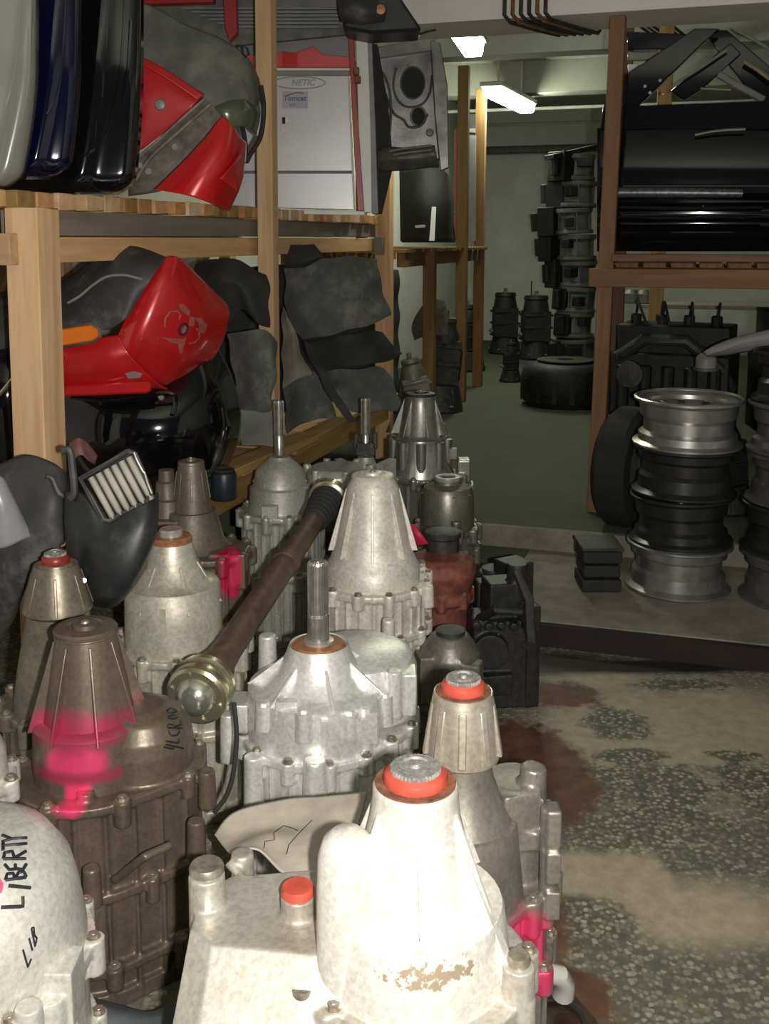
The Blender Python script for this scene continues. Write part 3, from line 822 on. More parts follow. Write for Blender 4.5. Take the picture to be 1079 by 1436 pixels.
# ---- centre: splined shaft standing out of a broad dome
M['alu_clean'] = cast('clean_aluminium', (0.92, 0.91, 0.88), (0.45, 0.43, 0.39), 0.28, 0.45, 0.2, paint=[((.10, .02, .37), (.035, .03, .02), (.6, .2, .25), .6, 1.2)])
def exE(t, tb, bb, P, prof):
    for (x, y, z, r) in ((375, 890, .47, .019), (428, 1000, .415, .018), (510, 990, .42, .017), (442, 1065, .345, .022), (320, 1000, .40, .016), (355, 1060, .33, .018), (553, 940, .46, .016)):
        q = atZ(x, y, z) - P; bb.cyl((q.x, q.y, z - .10), (q.x, q.y, z), r * 1.15, r, n=16)
    tb.lathe([(0, .465), (.10, .465), (.118, .455), (.128, .43), (.13, .34), (0, .34)], 40, (.075, .085, 0))
    for a_, z_, h_ in ((-98, .43, .06), (-62, .42, .05), (-135, .425, .05), (-20, .42, .06)):
        a_ = math.radians(a_); tb.cyl((.142 * math.cos(a_), .142 * math.sin(a_), z_ - h_), (.142 * math.cos(a_), .142 * math.sin(a_), z_), .019, .017, n=18); tb.cyl((.142 * math.cos(a_), .142 * math.sin(a_), z_), (.142 * math.cos(a_), .142 * math.sin(a_), z_ + .006), .010, n=6)
    tb.box((-.055, -.115, .41), (.04, .02, .06)); tb.box((.02, -.14, .38), (.012, .03, .07)); tb.box((.10, -.12, .385), (.04, .03, .05))
    bb.box((.18, .02, .40), (.04, .06, .09)); bb.box((-.165, -.02, .37), (.05, .07, .06))
tE, toE, boE, PE = tcase('clean silver transfer case with a splined steel shaft rising from a rusty flange', 447, 908, .50, .054,
    [(918, 41), (936, 47), (962, 58), (984, 74), (990, 80), (997, 94), (1003, 99), (1046, 102), (.148, .33)], M['alu_clean'], .325, [(0, 0, .145), (.07, .06, .12)], ribs=(7, -75, .006, .005, .02, .425), top='copper', vox=.003, extra=exE, flutes=.045, nb=.08)
spline_shaft(tE, .505, .682, .0212, M['steel_dark'], 24)
b = MB(); b.lathe([(.02, .508), (.030, .508), (.031, .517), (.02, .519)], 28, closed=True); b.build('lip_seal', M['steel'], tE)

# ---- behind it: tall pale cone
M['alu_F'] = cast('chalky_aluminium', (0.88, 0.84, 0.75), (0.52, 0.46, 0.37), 0.36, 0.55, 0.02)
def exF(t, tb, bb, P, prof):
    q = atY(548, 798, P.y - .11) - P; tb.box(q, (.016, .01, .02))
    for (x, y, z) in ((545, 868, .40), (450, 880, .38), (600, 820, .43), (475, 905, .36)):
        w_ = atZ(x, y, z) - P; bb.cyl((w_.x, w_.y, z - .06), (w_.x, w_.y, z), .018, .016, n=12)
    q = atY(450, 862, P.y - .12) - P; bb.box(q, (.036, .02, .04))
tF, toF, boF, PF = tcase('tall chalky white transfer case with a capped ribbed cone behind the splined shaft', 523, 669, .70, .056,
    [(690, 36), (780, 53), (805, 62), (812, 66), (835, 66), (.13, .42)], M['alu_F'], .42, [(0, 0, .135), (.02, .07, .12)], ribs=(8, -90, .006, .013, .03, .50), top='cap', vox=.0035, extra=exF, flutes=.036, nb=.08, splits=(.72,))

# ---- left middle: wide flared cone with copper ring
M['alu_G'] = cast('cream_aluminium', (0.74, 0.70, 0.59), (0.36, 0.32, 0.25), 0.4, 0.5, 0.15)
def exG(t, tb, bb, P, prof):
    tb.box((-.0, -.098, .49), (.012, .03, .06))
    for k in range(9): bb.rib(math.radians(-120 + k * 12), [(.02, .36), (.07, .36), (.085, .32), (.02, .32)], .005, c=(.06, -.08, 0))
    q = atZ(212, 912, .37) - P; bb.cyl((q.x, q.y, .30), (q.x, q.y, .378), .022, n=18)
tG, toG, boG, PG = tcase('cream transfer case with a wide flared cone and a copper-coloured ring on top', 240, 757, .645, .047,
    [(777, 31), (800, 36), (822, 47), (832, 54), (838, 64), (842, 66), (884, 67), (.112, .40)], M['alu_G'], .40, [(0, 0, .11), (-.03, .05, .10), (.07, .0, .09)], ribs=(6, -60, .007, .004, .05, .50), top='copper', vox=.0035, extra=exG, flutes=.05, nb=.08)
b = MB(); b.lathe([(0, .655), (.027, .655), (.027, .668), (.024, .672), (0, .670)], 26); b.build('end_plug', M['steel'], tG)

# ---- left edge: slim brown cone with dark red seal
M['alu_H'] = cast('oily_aluminium', (0.33, 0.29, 0.22), (0.15, 0.125, 0.09), 0.5, 0.45, 0.25)
tH, toH, boH, PH = tcase('oily brown transfer case with slim cone and dark red seal below the filter box', 78, 789, .665, .037,
    [(800, 30), (860, 46), (870, 48), (873, 42), (955, 58), (.10, .36)], M['alu_H'], .36, [(0, 0, .10), (-.04, .03, .09)], ribs=(7, -75, .006, .003, .02, .57), top='darkseal', vox=.0035, flutes=.045, nb=.07)

# ---- behind the cream one: brown twin cones with red paint
M['alu_I'] = cast('brown_aluminium', (0.26, 0.22, 0.17), (0.15, 0.125, 0.1), 0.5, 0.5, 0.2, paint=[((.115, -.10, .43), (.035, .06, .085), (.62, .02, .08), .2, .4)])
def exI(t, tb, bb, P, prof):
    q = atZ(230, 662, .68) - P
    tb.lathe([(0, .68), (.022, .68), (.023, .65), (.03, .645), (.034, .60), (.045, .595), (.05, .54), (0, .54)], 20, (q.x, q.y + .03, 0))
    bb.box((.11, -.06, .42), (.10, .10, .10)); bb.box((-.06, -.02, .50), (.12, .09, .10))
tI, toI, boI, PI_ = tcase('brown transfer case with twin upright stubs and a red-painted flank behind the cream one', 268, 650, .70, .037,
    [(665, 20), (722, 27), (724, 33), (770, 44), (.11, .46)], M['alu_I'], .46, [(0, 0, .12), (.06, -.03, .10)], ribs=(8, -80, .006, .003, .02, .60), top='cap', vox=.004, extra=exI, flutes=.05, nb=.07)
M['red_spray'] = plain('red_spray', (0.55, 0.02, 0.07), .5, 0, .2, 60)
bpy.context.view_layer.update()
trI = bvh_of(boI)
decal('red_paint', trI, [(322, 768), (332, 765), (339, 785), (340, 810), (334, 835), (324, 838), (317, 815), (316, 790)], M['red_spray'], tI, 4, .002, 1.5)
strokes('lettering', trI, [[(322, 868), (327, 862)], [(323, 856), (329, 859)], [(321, 862), (332, 866)]], .0016, M['ink'], tI)

# ---- left back: shaft out of a grey dome
M['alu_J'] = cast('grey_aluminium', (0.64, 0.63, 0.58), (0.34, 0.32, 0.28), 0.4, 0.5, 0.2)
def exJ(t, tb, bb, P, prof):
    bb.lathe([(0, .56), (.09, .56), (.11, .54), (.115, .42), (0, .42)], 30, (.19, .10, 0))
    for k in range(6): bb.cyl((.19 + .11 * math.cos(k), .10 + .11 * math.sin(k), .44), (.19 + .11 * math.cos(k), .10 + .11 * math.sin(k), .565), .013, n=10)
    tb.box((-.02, -.12, .46), (.05, .03, .04))
tJ, toJ, boJ, PJ = tcase('grey transfer case with deep vertical fins and a tall shaft beside the rack', 392, 640, .615, .036,
    [(650, 20), (665, 33), (688, 38), (692, 42), (728, 44), (735, 50), (.13, .44)], M['alu_J'], .44, [(0, 0, .125), (.03, .05, .11)], ribs=(6, -60, .006, .003, .02, .53), top='plain', vox=.004, extra=exJ, flutes=.03, nb=.075)
spline_shaft(tJ, .62, .80, .0165, M['steel_dark'], 18)

def exK(t, tb, bb, P, prof):
    tb.box((-.08, -.02, .46), (.03, .12, .11), .4); tb.box((.075, -.02, .46), (.03, .12, .11), -.4)
tK, toK, boK, PK = tcase('small dark transfer case with an upright shaft and pale side plates behind the tall cone', 513, 640, .53, .03,
    [(.04, .50), (.07, .47), (.08, .40)], M['alu_J'], .40, [(0, 0, .085), (-.02, .03, .08)], tail_mat=M['alu_J'], top='plain', vox=.0045, extra=exK, flutes=.05, nb=.08)
spline_shaft(tK, .535, .745, .0165, M['steel_dark'], 18)
b = MB(); b.box((.0, 0, .56), (.075, .035, .05)); b.box((-.035, 0, .59), (.018, .035, .06)); b.box((.035, 0, .59), (.018, .035, .06)); bevel(b.build('yoke', M['dark_iron'], tK), .004)

M['alu_L'] = cast('shiny_grey_aluminium', (0.50, 0.49, 0.46), (0.24, 0.23, 0.20), 0.4, 0.35, 0.5)
def exL(t, tb, bb, P, prof):
    for k in range(9):
        a = math.radians(-90 + 40 * k); tb.cyl((.105 * math.cos(a), .105 * math.sin(a), .42), (.105 * math.cos(a), .105 * math.sin(a), .555), .02, n=10)
    bb.box((.17, 0, .43), (.05, .07, .09)); bb.box((.19, .0, .30), (.04, .06, .16)); bb.box((-.16, -.03, .41), (.05, .06, .05))
    tb.box((.12, -.02, .50), (.04, .03, .04))
tL, toL, boL, PL = tcase('shiny grey transfer case with a fluted cone and triangular webs by the green floor', 590, 554, .725, .058,
    [(566, 23), (612, 30), (617, 33), (620, 37), (652, 40), (.135, .42)], M['alu_L'], .42, [(0, 0, .13), (.04, -.03, .12)], ribs=(7, -128, .007, .03, .015, .575), top='cap', vox=.004, extra=exL, flutes=.05, nb=.08, topm=M['dark_iron'])

M['alu_M'] = cast('dark_grey_aluminium', (0.30, 0.285, 0.24), (0.16, 0.15, 0.12), 0.5, 0.45, 0.35)
def exM(t, tb, bb, P, prof):
    q = atY(640, 720, P.y - .09) - P; bb.cyl((q.x, q.y, .28), (q.x, q.y, .40), .018, n=12)
tM, toM, boM, PM = tcase('squat dark grey drum-shaped transfer case in front of the fluted cone', 628, 672, .52, .045,
    [(682, 20), (690, 33), (697, 36), (.092, .40)], M['alu_M'], .36, [(0, 0, .095)], ribs=(8, -80, .006, .006, .01, .475), top='open', vox=.004, extra=exM, flutes=0, nb=.06, splits=(.8,))

# ---- rusty red-brown drum and the low housings to its right
tN = thing('differential_carrier', 'rust-red round differential carrier beside the tall chalky case', 'car part', (atZ(618, 775, .42).x, atZ(618, 775, .42).y, 0))
M['rust_red'] = plain('rust_red', (0.21, 0.065, 0.045), 0.7, 0.1, 0.45, 30, bmp=0.4)
b = MB(); b.lathe([(0, .415), (.075, .413), (.098, .40), (.105, .37), (.09, .31), (.095, .30), (.095, .285), (.085, .28), (.08, .19), (.06, .12), (.065, 0), (0, 0)], 30)
for k in range(8): b.cyl((.088 * math.cos(k * .785), .088 * math.sin(k * .785), .27), (.088 * math.cos(k * .785), .088 * math.sin(k * .785), .315), .013, n=10)
remesh(b.build('casing', M['rust_red'], tN), .004)
b = MB(); b.lathe([(0, .40), (.05, .40), (.048, .45), (.054, .455), (.054, .47), (.04, .475), (0, .475)], 22, (.01, .05, 0)); b.build('pinion_sleeve', M['dark_iron'], tN)
shell('painted_lug', [(572, 736, tN.location.y - .02), (582, 735, tN.location.y - .03), (602, 762, tN.location.y - .05), (586, 764, tN.location.y - .04)], [(0, 1, 2, 3)], M['red_spray'], tN, .008, 0)
for k in range(8): bolt(tN, (.088 * math.cos(k * .785), .088 * math.sin(k * .785), .315), .9)

M['oily_black'] = plain('oily_black', (0.018, 0.018, 0.017), .5, .05, .6, 40, bmp=.5, dust=((0.10, 0.08, 0.06), .66))
def low_housing(label, x, y, z, mat, r=.07, blocks=(), ribsn=6, cat='gearbox part', name='gearbox_housing'):
    P = atZ(x, y, z); t = thing(name, label, cat, (P.x, P.y, 0))
    b = MB(); b.lathe([(0, z), (r * .6, z), (r * .8, z - .02), (r, z - .05), (r * 1.05, z * .5), (r * 1.15, z * .48), (r * 1.15, z * .42), (r, z * .4), (r * .95, 0), (0, 0)], 26)
    for (c, s, a) in blocks: b.box(c, s, a)
    for k in range(ribsn): b.rib(2 * PI * k / ribsn - 1.3, [(r * .5, z - .03), (r * 1.0, z - .04), (r * 1.12, z * .45), (r * .5, z * .45)], .007)
    remesh(b.build('casing', mat, t), .0045)
    b = MB(); b.lathe([(0, z - .004), (r * .5, z - .004), (r * .5, z + .01), (r * .35, z + .012), (0, z + .008)], 20); b.build('end_cap', M['dark_iron'], t)
    for k in range(6):
        a = 2 * PI * k / 6 - 1.2; bolt(t, (r * 1.06 * math.cos(a), r * 1.06 * math.sin(a), z * .48), .9)
    return t
M['alu_grime'] = cast('grimy_housing', (0.26, 0.24, 0.20), (0.12, 0.11, 0.09), 0.55, 0.55, 0.2)
low_housing('grimy beige gearbox housing squeezed between the chalky case and black casing', 632, 888, .34, M['alu_grime'], .075, [((-.06, -.03, .24), (.05, .06, .12), .2), ((.05, -.06, .2), (.05, .05, .18), -.3)])
low_housing('black oily gear casing beside the rust-red carrier', 695, 800, .30, M['oily_black'], .085, [((.05, -.05, .28), (.09, .09, .14), .5), ((-.03, -.09, .20), (.08, .06, .2), .1)])
t = thing('gear_casing', 'black angular gear casing standing on the oily floor by the aisle', 'gearbox part', (atZ(700, 990, 0).x, atZ(700, 985, 0).y, 0))
b = MB(); b.box((0, .02, .13), (.17, .12, .26), .1); b.box((.01, .03, .30), (.10, .09, .12), .2); b.cyl((-.03, -.03, .18), (-.03, -.07, .18), .05, n=20); b.cyl((.05, .02, .30), (.05, .02, .41), .03, n=16); b.box((.085, .0, .15), (.04, .07, .3), .3)
b.tube([(-.06, -.02, .26), (-.02, -.08, .31), (.05, -.07, .30), (.09, -.03, .22), (.10, -.02, .10)], .014, 10)
for k in range(5): b.cyl((-.07 + k * .035, -.02, .25), (-.07 + k * .035, -.05 - .01 * (k % 2), .25), .012, n=8)
b.box((-.02, -.05, .08), (.10, .04, .06), .2)
remesh(b.build('casing', M['oily_black'], t), .0035, 1)
for (x, z) in ((-.05, .245), (-.05, .185)):
    b = MB(); b.box((x + .02, -.048, z - .03), (.055, .01, .006), .1); b.build('bright_edge', M['steel'], t)
for (x, z) in ((-.01, .22), (-.01, .205)): bolt(t, (x, -.045, z), .7)
b = MB(); b.tube([atY(725, 800, 2.75), atY(742, 840, 2.72), atY(745, 900, 2.7), atY(738, 905, 2.68)], [.012, .014, .014, .012], 8)
tag(b.build('bent_lever', M['dark_iron']), 'dark bent steel lever curving down over the black casing', 'lever')

# ---- loose axle half-shaft lying across the cases
M['shaft_brown'] = plain('shaft_brown', (0.115, 0.072, 0.05), 0.5, 0.25, 0.35, 40, bmp=0.3)
a0 = Vector((-.362, 1.875, .452)); a1 = Vector((-.150, 2.93, .592))
tS = thing('drive_shaft', 'long brown drive shaft with a domed joint end lying between the cases', 'drive shaft', a0)
D = (a1 - a0); LS = D.length; Q = D.to_track_quat('Z', 'Y').to_matrix().to_4x4()
def sp(prof, name, mat, n=32):
    b = MB(); b.lathe(prof, n, (0, 0, 0), Q); return b.build(name, mat, tS)
M['zinc'] = plain('zinc_gold', (0.55, 0.50, 0.34), 0.25, 0.85, 0.12, 20, bmp=0.05)
M['dome'] = plain('polished_dome', (0.60, 0.60, 0.52), 0.2, 0.85, 0.08, 12, bmp=0.0)
j = sp([(0, -.005), (.055, -.005), (.061, 0), (.062, .018), (.058, .026), (.058, .034), (.062, .04), (.06, .055), (.04, .06), (0, .06)], 'joint_housing', M['zinc'])
sp([(0, -.033), (.012, -.032), (.026, -.026), (.036, -.015), (.041, -.004), (.041, .0), (0, .0)], 'domed_cover', M['dome'])
for k in range(6):
    p = Q @ Vector((.05 * math.cos(k * 1.047 + .3), .05 * math.sin(k * 1.047 + .3), -.006)); b = MB(); b.lathe([(0, -.003), (.006, -.003), (.006, .003), (0, .003)], 8, p, Q); b.build('rivet', M['zinc'], tS)
sp([(0, .05), (.042, .055), (.036, .10), (.038, .115), (.034, .12), (.032, .16), (0, .16)], 'neck', M['shaft_brown'])
sp([(0, .15), (.031, .15), (.031, LS * .54), (.035, LS * .545), (.035, LS * .57), (.0295, LS * .575), (.0295, LS * .80), (0, LS * .80)], 'tube', M['shaft_brown'])
pr = [(0, LS * .78)]
for k in range(7):
    z = LS * .80 + k * .022; r = .032 + k * .0022
    pr += [(r - .004, z), (r + .004, z + .006), (r + .004, z + .012), (r - .004, z + .018)]
pr.append((0, pr[-1][1])); zb_ = pr[-1][1]
sp(pr, 'rubber_boot', M['rubber'])
sp([(0, zb_ - .004), (.05, zb_ - .002), (.058, zb_ + .004), (.058, zb_ + .03), (.05, zb_ + .034), (0, zb_ + .034)], 'joint_flange', M['zinc'])

# ---- torn flap of leathery sheet tucked against the bright case
M['leather'] = plain('leathery_sheet', (0.50, 0.44, 0.37), 0.75, 0, 0.2, 16, bmp=0.35)
fl_ = loft('leather_flap', [
    [(302, 1172, 1.52), (330, 1140, 1.55), (400, 1122, 1.57), (450, 1118, 1.56), (515, 1112, 1.53)],
    [(315, 1190, 1.46), (345, 1172, 1.49), (400, 1160, 1.50), (450, 1160, 1.47), (500, 1165, 1.44)],
    [(325, 1198, 1.42), (352, 1182, 1.43), (390, 1178, 1.43), (430, 1200, 1.38), (460, 1225, 1.34)],
    [(345, 1192, 1.39), (365, 1195, 1.38), (395, 1225, 1.34), (425, 1240, 1.31), (452, 1246, 1.29)]], 40, 24, M['leather'], None, .003)
bpy.context.view_layer.update()
trFl = bvh_of(fl_)
for ln in ([(370, 1190), (372, 1180), (385, 1178), (384, 1168), (398, 1158), (412, 1162), (418, 1165)], [(402, 1198), (405, 1185), (418, 1170), (438, 1150)]): strokes('crack', trFl, [ln], .0007, M['ink'], fl_)
tag(fl_, 'torn brownish leathery sheet draped behind the bright aluminium case', 'sheet')

# ================================================================== PLASTIC FILTER BOXES, left front
t = thing('air_filter_box', 'black plastic air filter box showing a pleated filter through its open face', 'filter box', atY(160, 760, 2.16))
loft('lower_bowl', [
    [(92, 690, 2.16), (116, 692, 2.10), (148, 734, 2.075), (180, 718, 2.075), (206, 704, 2.09), (220, 690, 2.14)],
    [(92, 735, 2.15), (112, 745, 2.08), (147, 760, 2.05), (185, 748, 2.05), (210, 732, 2.07), (221, 716, 2.13)],
    [(98, 780, 2.16), (115, 795, 2.08), (150, 805, 2.04), (185, 795, 2.04), (208, 770, 2.07), (218, 750, 2.13)],
    [(108, 805, 2.17), (118, 825, 2.10), (145, 838, 2.06), (175, 832, 2.06), (195, 805, 2.09), (208, 780, 2.14)],
    [(112, 815, 2.20), (122, 842, 2.14), (143, 850, 2.12), (165, 846, 2.12), (188, 820, 2.14), (204, 795, 2.18)]], 30, 24, M['black_plastic'], t, .003)
fr = [(112, 668), (178, 630), (190, 632), (212, 690), (208, 702), (152, 731), (144, 728)]
def ringtube(name, pts, Y, r, mat, par, closed=True, n=8):
    b = MB(); q = pts if closed else [bez(pts, k / (6 * len(pts))) for k in range(6 * len(pts) + 1)]
    b.tube([atY(x, y, Y) for (x, y) in q], r, n, closed); return b.build(name, mat, par, world=True)
ringtube('frame', [(113, 672), (150, 650), (178, 633), (190, 636), (201, 662), (212, 690), (206, 703), (180, 716), (153, 730), (145, 728), (130, 700)], 2.09, .005, M['dusty_plastic'], t)
shell('filter_backing', [(120, 672, 2.12), (182, 636, 2.12), (210, 694, 2.12), (152, 728, 2.12)], [(0, 1, 2, 3)], M['dusty_plastic'], t, .004, 0)
M['filter'] = plain('pleated_paper', (0.46, 0.43, 0.36), 0.9, 0, 0.15, 20)
for k in range(6):
    f0, f1 = k / 6 + .004, (k + 1) / 6 - .012
    A = lambda f, top: (122 + 64 * f + (0 if top else 32), (672 - 34 * f) if top else (730 - 32 * f))
    a, b_, c, d = A(f0, 1), A(f1, 1), A(f1, 0), A(f0, 0)
    m_ = ((a[0] + b_[0]) / 2, (a[1] + b_[1]) / 2); n_ = ((c[0] + d[0]) / 2, (c[1] + d[1]) / 2)
    shell('pleat', [(*a, 2.10), (*m_, 2.085), (*b_, 2.10), (*c, 2.10), (*n_, 2.085), (*d, 2.10)], [(0, 1, 4, 5), (1, 2, 3, 4)], M['filter'], t, .002, 0)
shell('top_wall', [(112, 668, 2.08), (180, 629, 2.08), (190, 632, 2.16), (118, 668, 2.18)], [(0, 1, 2, 3)], M['dusty_plastic'], t, .005, 0)
shell('side_wall', [(112, 668, 2.08), (145, 732, 2.07), (150, 728, 2.14), (120, 672, 2.14)], [(0, 1, 2, 3)], M['dusty_plastic'], t, .005, 0)
ringtube('wire_clip', [(188, 634), (192, 645), (200, 660), (203, 664), (208, 680), (213, 692)], 2.075, .0022, M['steel'], t, False)
ringtube('bracket', [(88, 632), (98, 632), (102, 660), (104, 690), (98, 700)], 2.11, .008, M['dusty_plastic'], t, False)
for (x, y) in ((118, 814), (168, 815)):
    b = MB(); b.cyl(atY(x, y, 2.06), atY(x, y, 2.045), .005, n=12); b.build('rivet', M['steel'], t, world=True)

t = thing('heater_housing', 'dusty black plastic housing with a smooth grey duct leaning at the rack corner', 'filter box', atY(50, 780, 2.3))
loft('shell', [
    [(-60, 660, 2.45), (-10, 655, 2.36), (35, 638, 2.32), (70, 648, 2.31), (90, 662, 2.34), (95, 670, 2.45)],
    [(-60, 720, 2.40), (-5, 715, 2.28), (40, 700, 2.25), (75, 700, 2.24), (92, 705, 2.28), (97, 705, 2.42)],
    [(-60, 780, 2.40), (-5, 770, 2.27), (30, 770, 2.23), (60, 765, 2.23), (85, 765, 2.26), (92, 765, 2.40)],
    [(-60, 860, 2.42), (-5, 860, 2.30), (15, 850, 2.27), (30, 830, 2.26), (50, 800, 2.27), (80, 785, 2.38)],
    [(-60, 900, 2.50), (-5, 900, 2.42), (5, 890, 2.38), (20, 865, 2.36), (40, 815, 2.36), (70, 795, 2.44)]], 30, 28, M['dusty_plastic'], t, .003)
M['duct'] = plain('satin_duct', (0.30, 0.30, 0.31), 0.32, 0, 0.15, 8)
loft('duct', [[(-30, 640, 2.20), (-5, 665, 2.20), (5, 672, 2.215), (14, 690, 2.24)],
              [(-30, 700, 2.18), (0, 705, 2.18), (20, 710, 2.20), (30, 722, 2.23)],
              [(-30, 770, 2.19), (5, 768, 2.18), (28, 758, 2.20), (44, 752, 2.23)]], 16, 16, M['duct'], t, .003)
ringtube('latch', [(66, 668), (74, 672), (82, 690), (92, 697), (108, 704), (114, 708), (108, 712), (92, 704)], 2.2, .006, M['dusty_plastic'], t, False)
ringtube('copper_wire', [(98, 712), (94, 716), (95, 750), (92, 762), (86, 766)], 2.2, .0025, M['copper'], t, False)

# ================================================================== UPPER LEFT SHELF
def paint(name, col, rough=0.3, coat=1.0, dust=None):
    return plain(name, col, rough, 0.1, 0.08, 3, coat, 0.02, dust)
M['silver_paint'] = paint('silver_paint', (0.25, 0.245, 0.21), .3)
M['blue_paint'] = paint('blue_paint', (0.003, 0.004, 0.024), .09)
M['black_paint'] = paint('black_paint', (0.005, 0.005, 0.006), .08)
M['chrome'] = plain('chrome', (0.7, 0.7, 0.68), 0.12, 1.0, 0.05, 10, bmp=0)
M['edge_seal'] = plain('edge_grey', (0.22, 0.22, 0.2), 0.4, 0, 0.2, 20)
def panel_door(label, mat, xr, yb, Y, xl, curve, crease):
    """an upright curved door skin with a rolled hem, its lower right corner rounded"""
    t = thing('car_door_shell', label, 'car door', atY((xl + xr) / 2, yb, Y))
    def fn(u, v):
        # v: 0 bottom .. 1 top, u: 0 left .. 1 right edge
        r = 0.085; right = xr - 24 * max(0, (r - v) / r) ** 2.6 - curve * max(0, .42 - v) ** 1.5 * 1.4
        x = xl + (right - xl) * u; y = yb - (yb + 120) * v + 10 * (1 - u) * 0.3
        dep = Y + 0.10 * (u - .55) ** 2 * 2.2 + 0.05 * v * v + 0.02 * max(0, (.06 - v) / .06) ** 2
        dep += -0.012 * math.exp(-((u - crease - .10 * v) / .035) ** 2) + 0.03 * max(0, (u - .96) / .04) ** 2
        return atY(x, y, dep)
    gridsheet('skin', fn, 60, 50, mat, t, .004)
    b = MB(); b.tube([fn(u, 0.0) + Vector((0, -.003, 0)) for u in [k / 24 for k in range(25)]] + [fn(1, v) + Vector((0, -.003, 0)) for v in [k / 30 for k in range(1, 31)]], .0028, 8)
    b.build('hem', M['edge_seal'], t, world=True)
    return t, fn
def inner(t, fn, mat, lines):
    for (name, pts, r) in lines:
        b = MB(); b.tube([fn(*bez(pts, k / 40)) + Vector((0, r * .45, 0)) for k in range(41)], r, 10); b.build(name, mat, t, world=True)
tS1, f1 = panel_door('silver-grey car door standing foremost at the rack corner', M['silver_paint'], 52, 264, 2.50, -260, 60, .90)
inner(tS1, f1, M['silver_paint'], [('pressed_ridge', [(.97, .95), (.965, .6), (.955, .35), (.93, .2), (.86, .1)], .006), ('pressed_ridge', [(.93, 1.0), (.925, .7), (.905, .45), (.87, .3)], .008)])
tS2, f2 = panel_door('dark blue car door between the silver and the black one', M['blue_paint'], 112, 250, 2.66, -240, 40, .84)
inner(tS2, f2, M['blue_paint'], [('pressed_ridge', [(.94, 1), (.94, .7), (.925, .45), (.90, .3), (.86, .22)], .007), ('pressed_ridge', [(.985, .9), (.98, .5), (.975, .25)], .005)])
tS3, f3 = panel_door('glossy black car door reflecting light, rearmost of three at the rack corner', M['black_paint'], 200, 272, 2.86, -220, 30, .80)
inner(tS3, f3, M['black_paint'], [('pressed_ridge', [(.945, 1), (.94, .7), (.925, .45), (.90, .27), (.87, .18), (.80, .13)], .009), ('pressed_ridge', [(.90, 1), (.885, .7), (.87, .4), (.86, .3)], .007), ('pressed_ridge', [(.985, .95), (.98, .5), (.97, .22)], .006), ('pressed_ridge', [(.96, .62), (.95, .45), (.935, .33)], .01), ('pressed_ridge', [(.83, 1), (.83, .6), (.825, .3)], .005)])

M['dusty_grey_paint'] = plain('dusty_grey_paint', (0.12, 0.125, 0.105), .6, 0, .3, 10, dust=((0.24, 0.22, 0.19), .5))
M['olive_paint'] = paint('olive_paint', (0.10, 0.115, 0.07), .25)
M['red_paint'] = paint('red_paint', (0.58, 0.012, 0.016), .3)
M['red_dusty'] = plain('red_dusty', (0.50, 0.02, 0.022), .45, 0, .1, 10, .3, dust=((0.33, 0.15, 0.12), .58))
t = thing('car_fender', 'dusty grey-green car fender with a black lamp opening', 'fender', atY(280, 120, 3.5))
loft('fender_skin', [
    [(185, 4, 3.45), (215, 10, 3.44), (260, 35, 3.42), (310, 55, 3.42), (345, 80, 3.46), (362, 110, 3.56)],
    [(185, 50, 3.40), (215, 55, 3.38), (260, 75, 3.36), (310, 95, 3.36), (350, 115, 3.42), (366, 135, 3.54)],
    [(185, 90, 3.38), (215, 100, 3.36), (260, 120, 3.34), (310, 135, 3.34), (350, 145, 3.40), (364, 160, 3.52)],
    [(185, 110, 3.37), (225, 125, 3.35), (270, 150, 3.34), (310, 162, 3.34), (345, 170, 3.40), (358, 182, 3.52)]], 40, 24, M['dusty_grey_paint'], t, .004)
loft('olive_nose', [
    [(290, 158, 3.33), (315, 145, 3.33), (340, 140, 3.37), (362, 138, 3.50)],
    [(292, 160, 3.32), (318, 155, 3.31), (345, 155, 3.35), (366, 160, 3.48)],
    [(300, 172, 3.33), (322, 178, 3.32), (345, 178, 3.36), (360, 190, 3.48)]], 16, 12, M['olive_paint'], t, .004)
ringtube('lamp_opening', [(341, 64), (347, 68), (349, 76), (345, 80), (340, 74)], 3.385, .004, M['rubber'], t)
ringtube('liner_edge', [(366, 120), (370, 150), (366, 190), (352, 215), (345, 226), (344, 200), (338, 175), (325, 168)], 3.45, .008, M['rubber'], t, False)

t = thing('car_fender', 'bright red car fender pointing down beyond the rack edge', 'fender', atY(270, 200, 3.2))
loft('upper_skin', [
    [(183, 75, 3.16), (200, 82, 3.15), (240, 105, 3.14), (286, 132, 3.14)],
    [(185, 120, 3.13), (205, 128, 3.12), (235, 138, 3.12), (272, 148, 3.12)],
    [(185, 170, 3.14), (200, 172, 3.13), (220, 172, 3.13), (250, 168, 3.13)],
    [(185, 215, 3.16), (192, 212, 3.15), (205, 205, 3.15), (232, 184, 3.14)]], 20, 18, M['red_dusty'], t, .004)
loft('folded_edge', [[(188, 76, 3.12), (230, 97, 3.11), (286, 134, 3.11)], [(196, 90, 3.10), (235, 112, 3.09), (276, 140, 3.10)]], 14, 4, M['red_dusty'], t, .004)
b = MB(); b.lathe([(0, 0), (.017, 0), (.014, .008), (.008, .01), (0, .01)], 18, atY(225, 147, 3.11), Matrix.Rotation(PI / 2, 4, 'X')); b.build('badge_stud', M['edge_seal'], t, world=True)
M['grimy'] = plain('grimy_metal', (0.17, 0.15, 0.13), .6, .2, .4, 30, dust=((0.4, 0.36, 0.32), .6), bmp=.4)
loft('inner_flange', [
    [(286, 136, 3.10), (250, 168, 3.09), (215, 200, 3.09), (184, 225, 3.10)],
    [(300, 150, 3.13), (262, 185, 3.13), (225, 220, 3.13), (180, 258, 3.14)],
    [(312, 165, 3.16), (282, 212, 3.17), (238, 262, 3.17), (180, 274, 3.18)]], 24, 8, M['grimy'], t, .004)
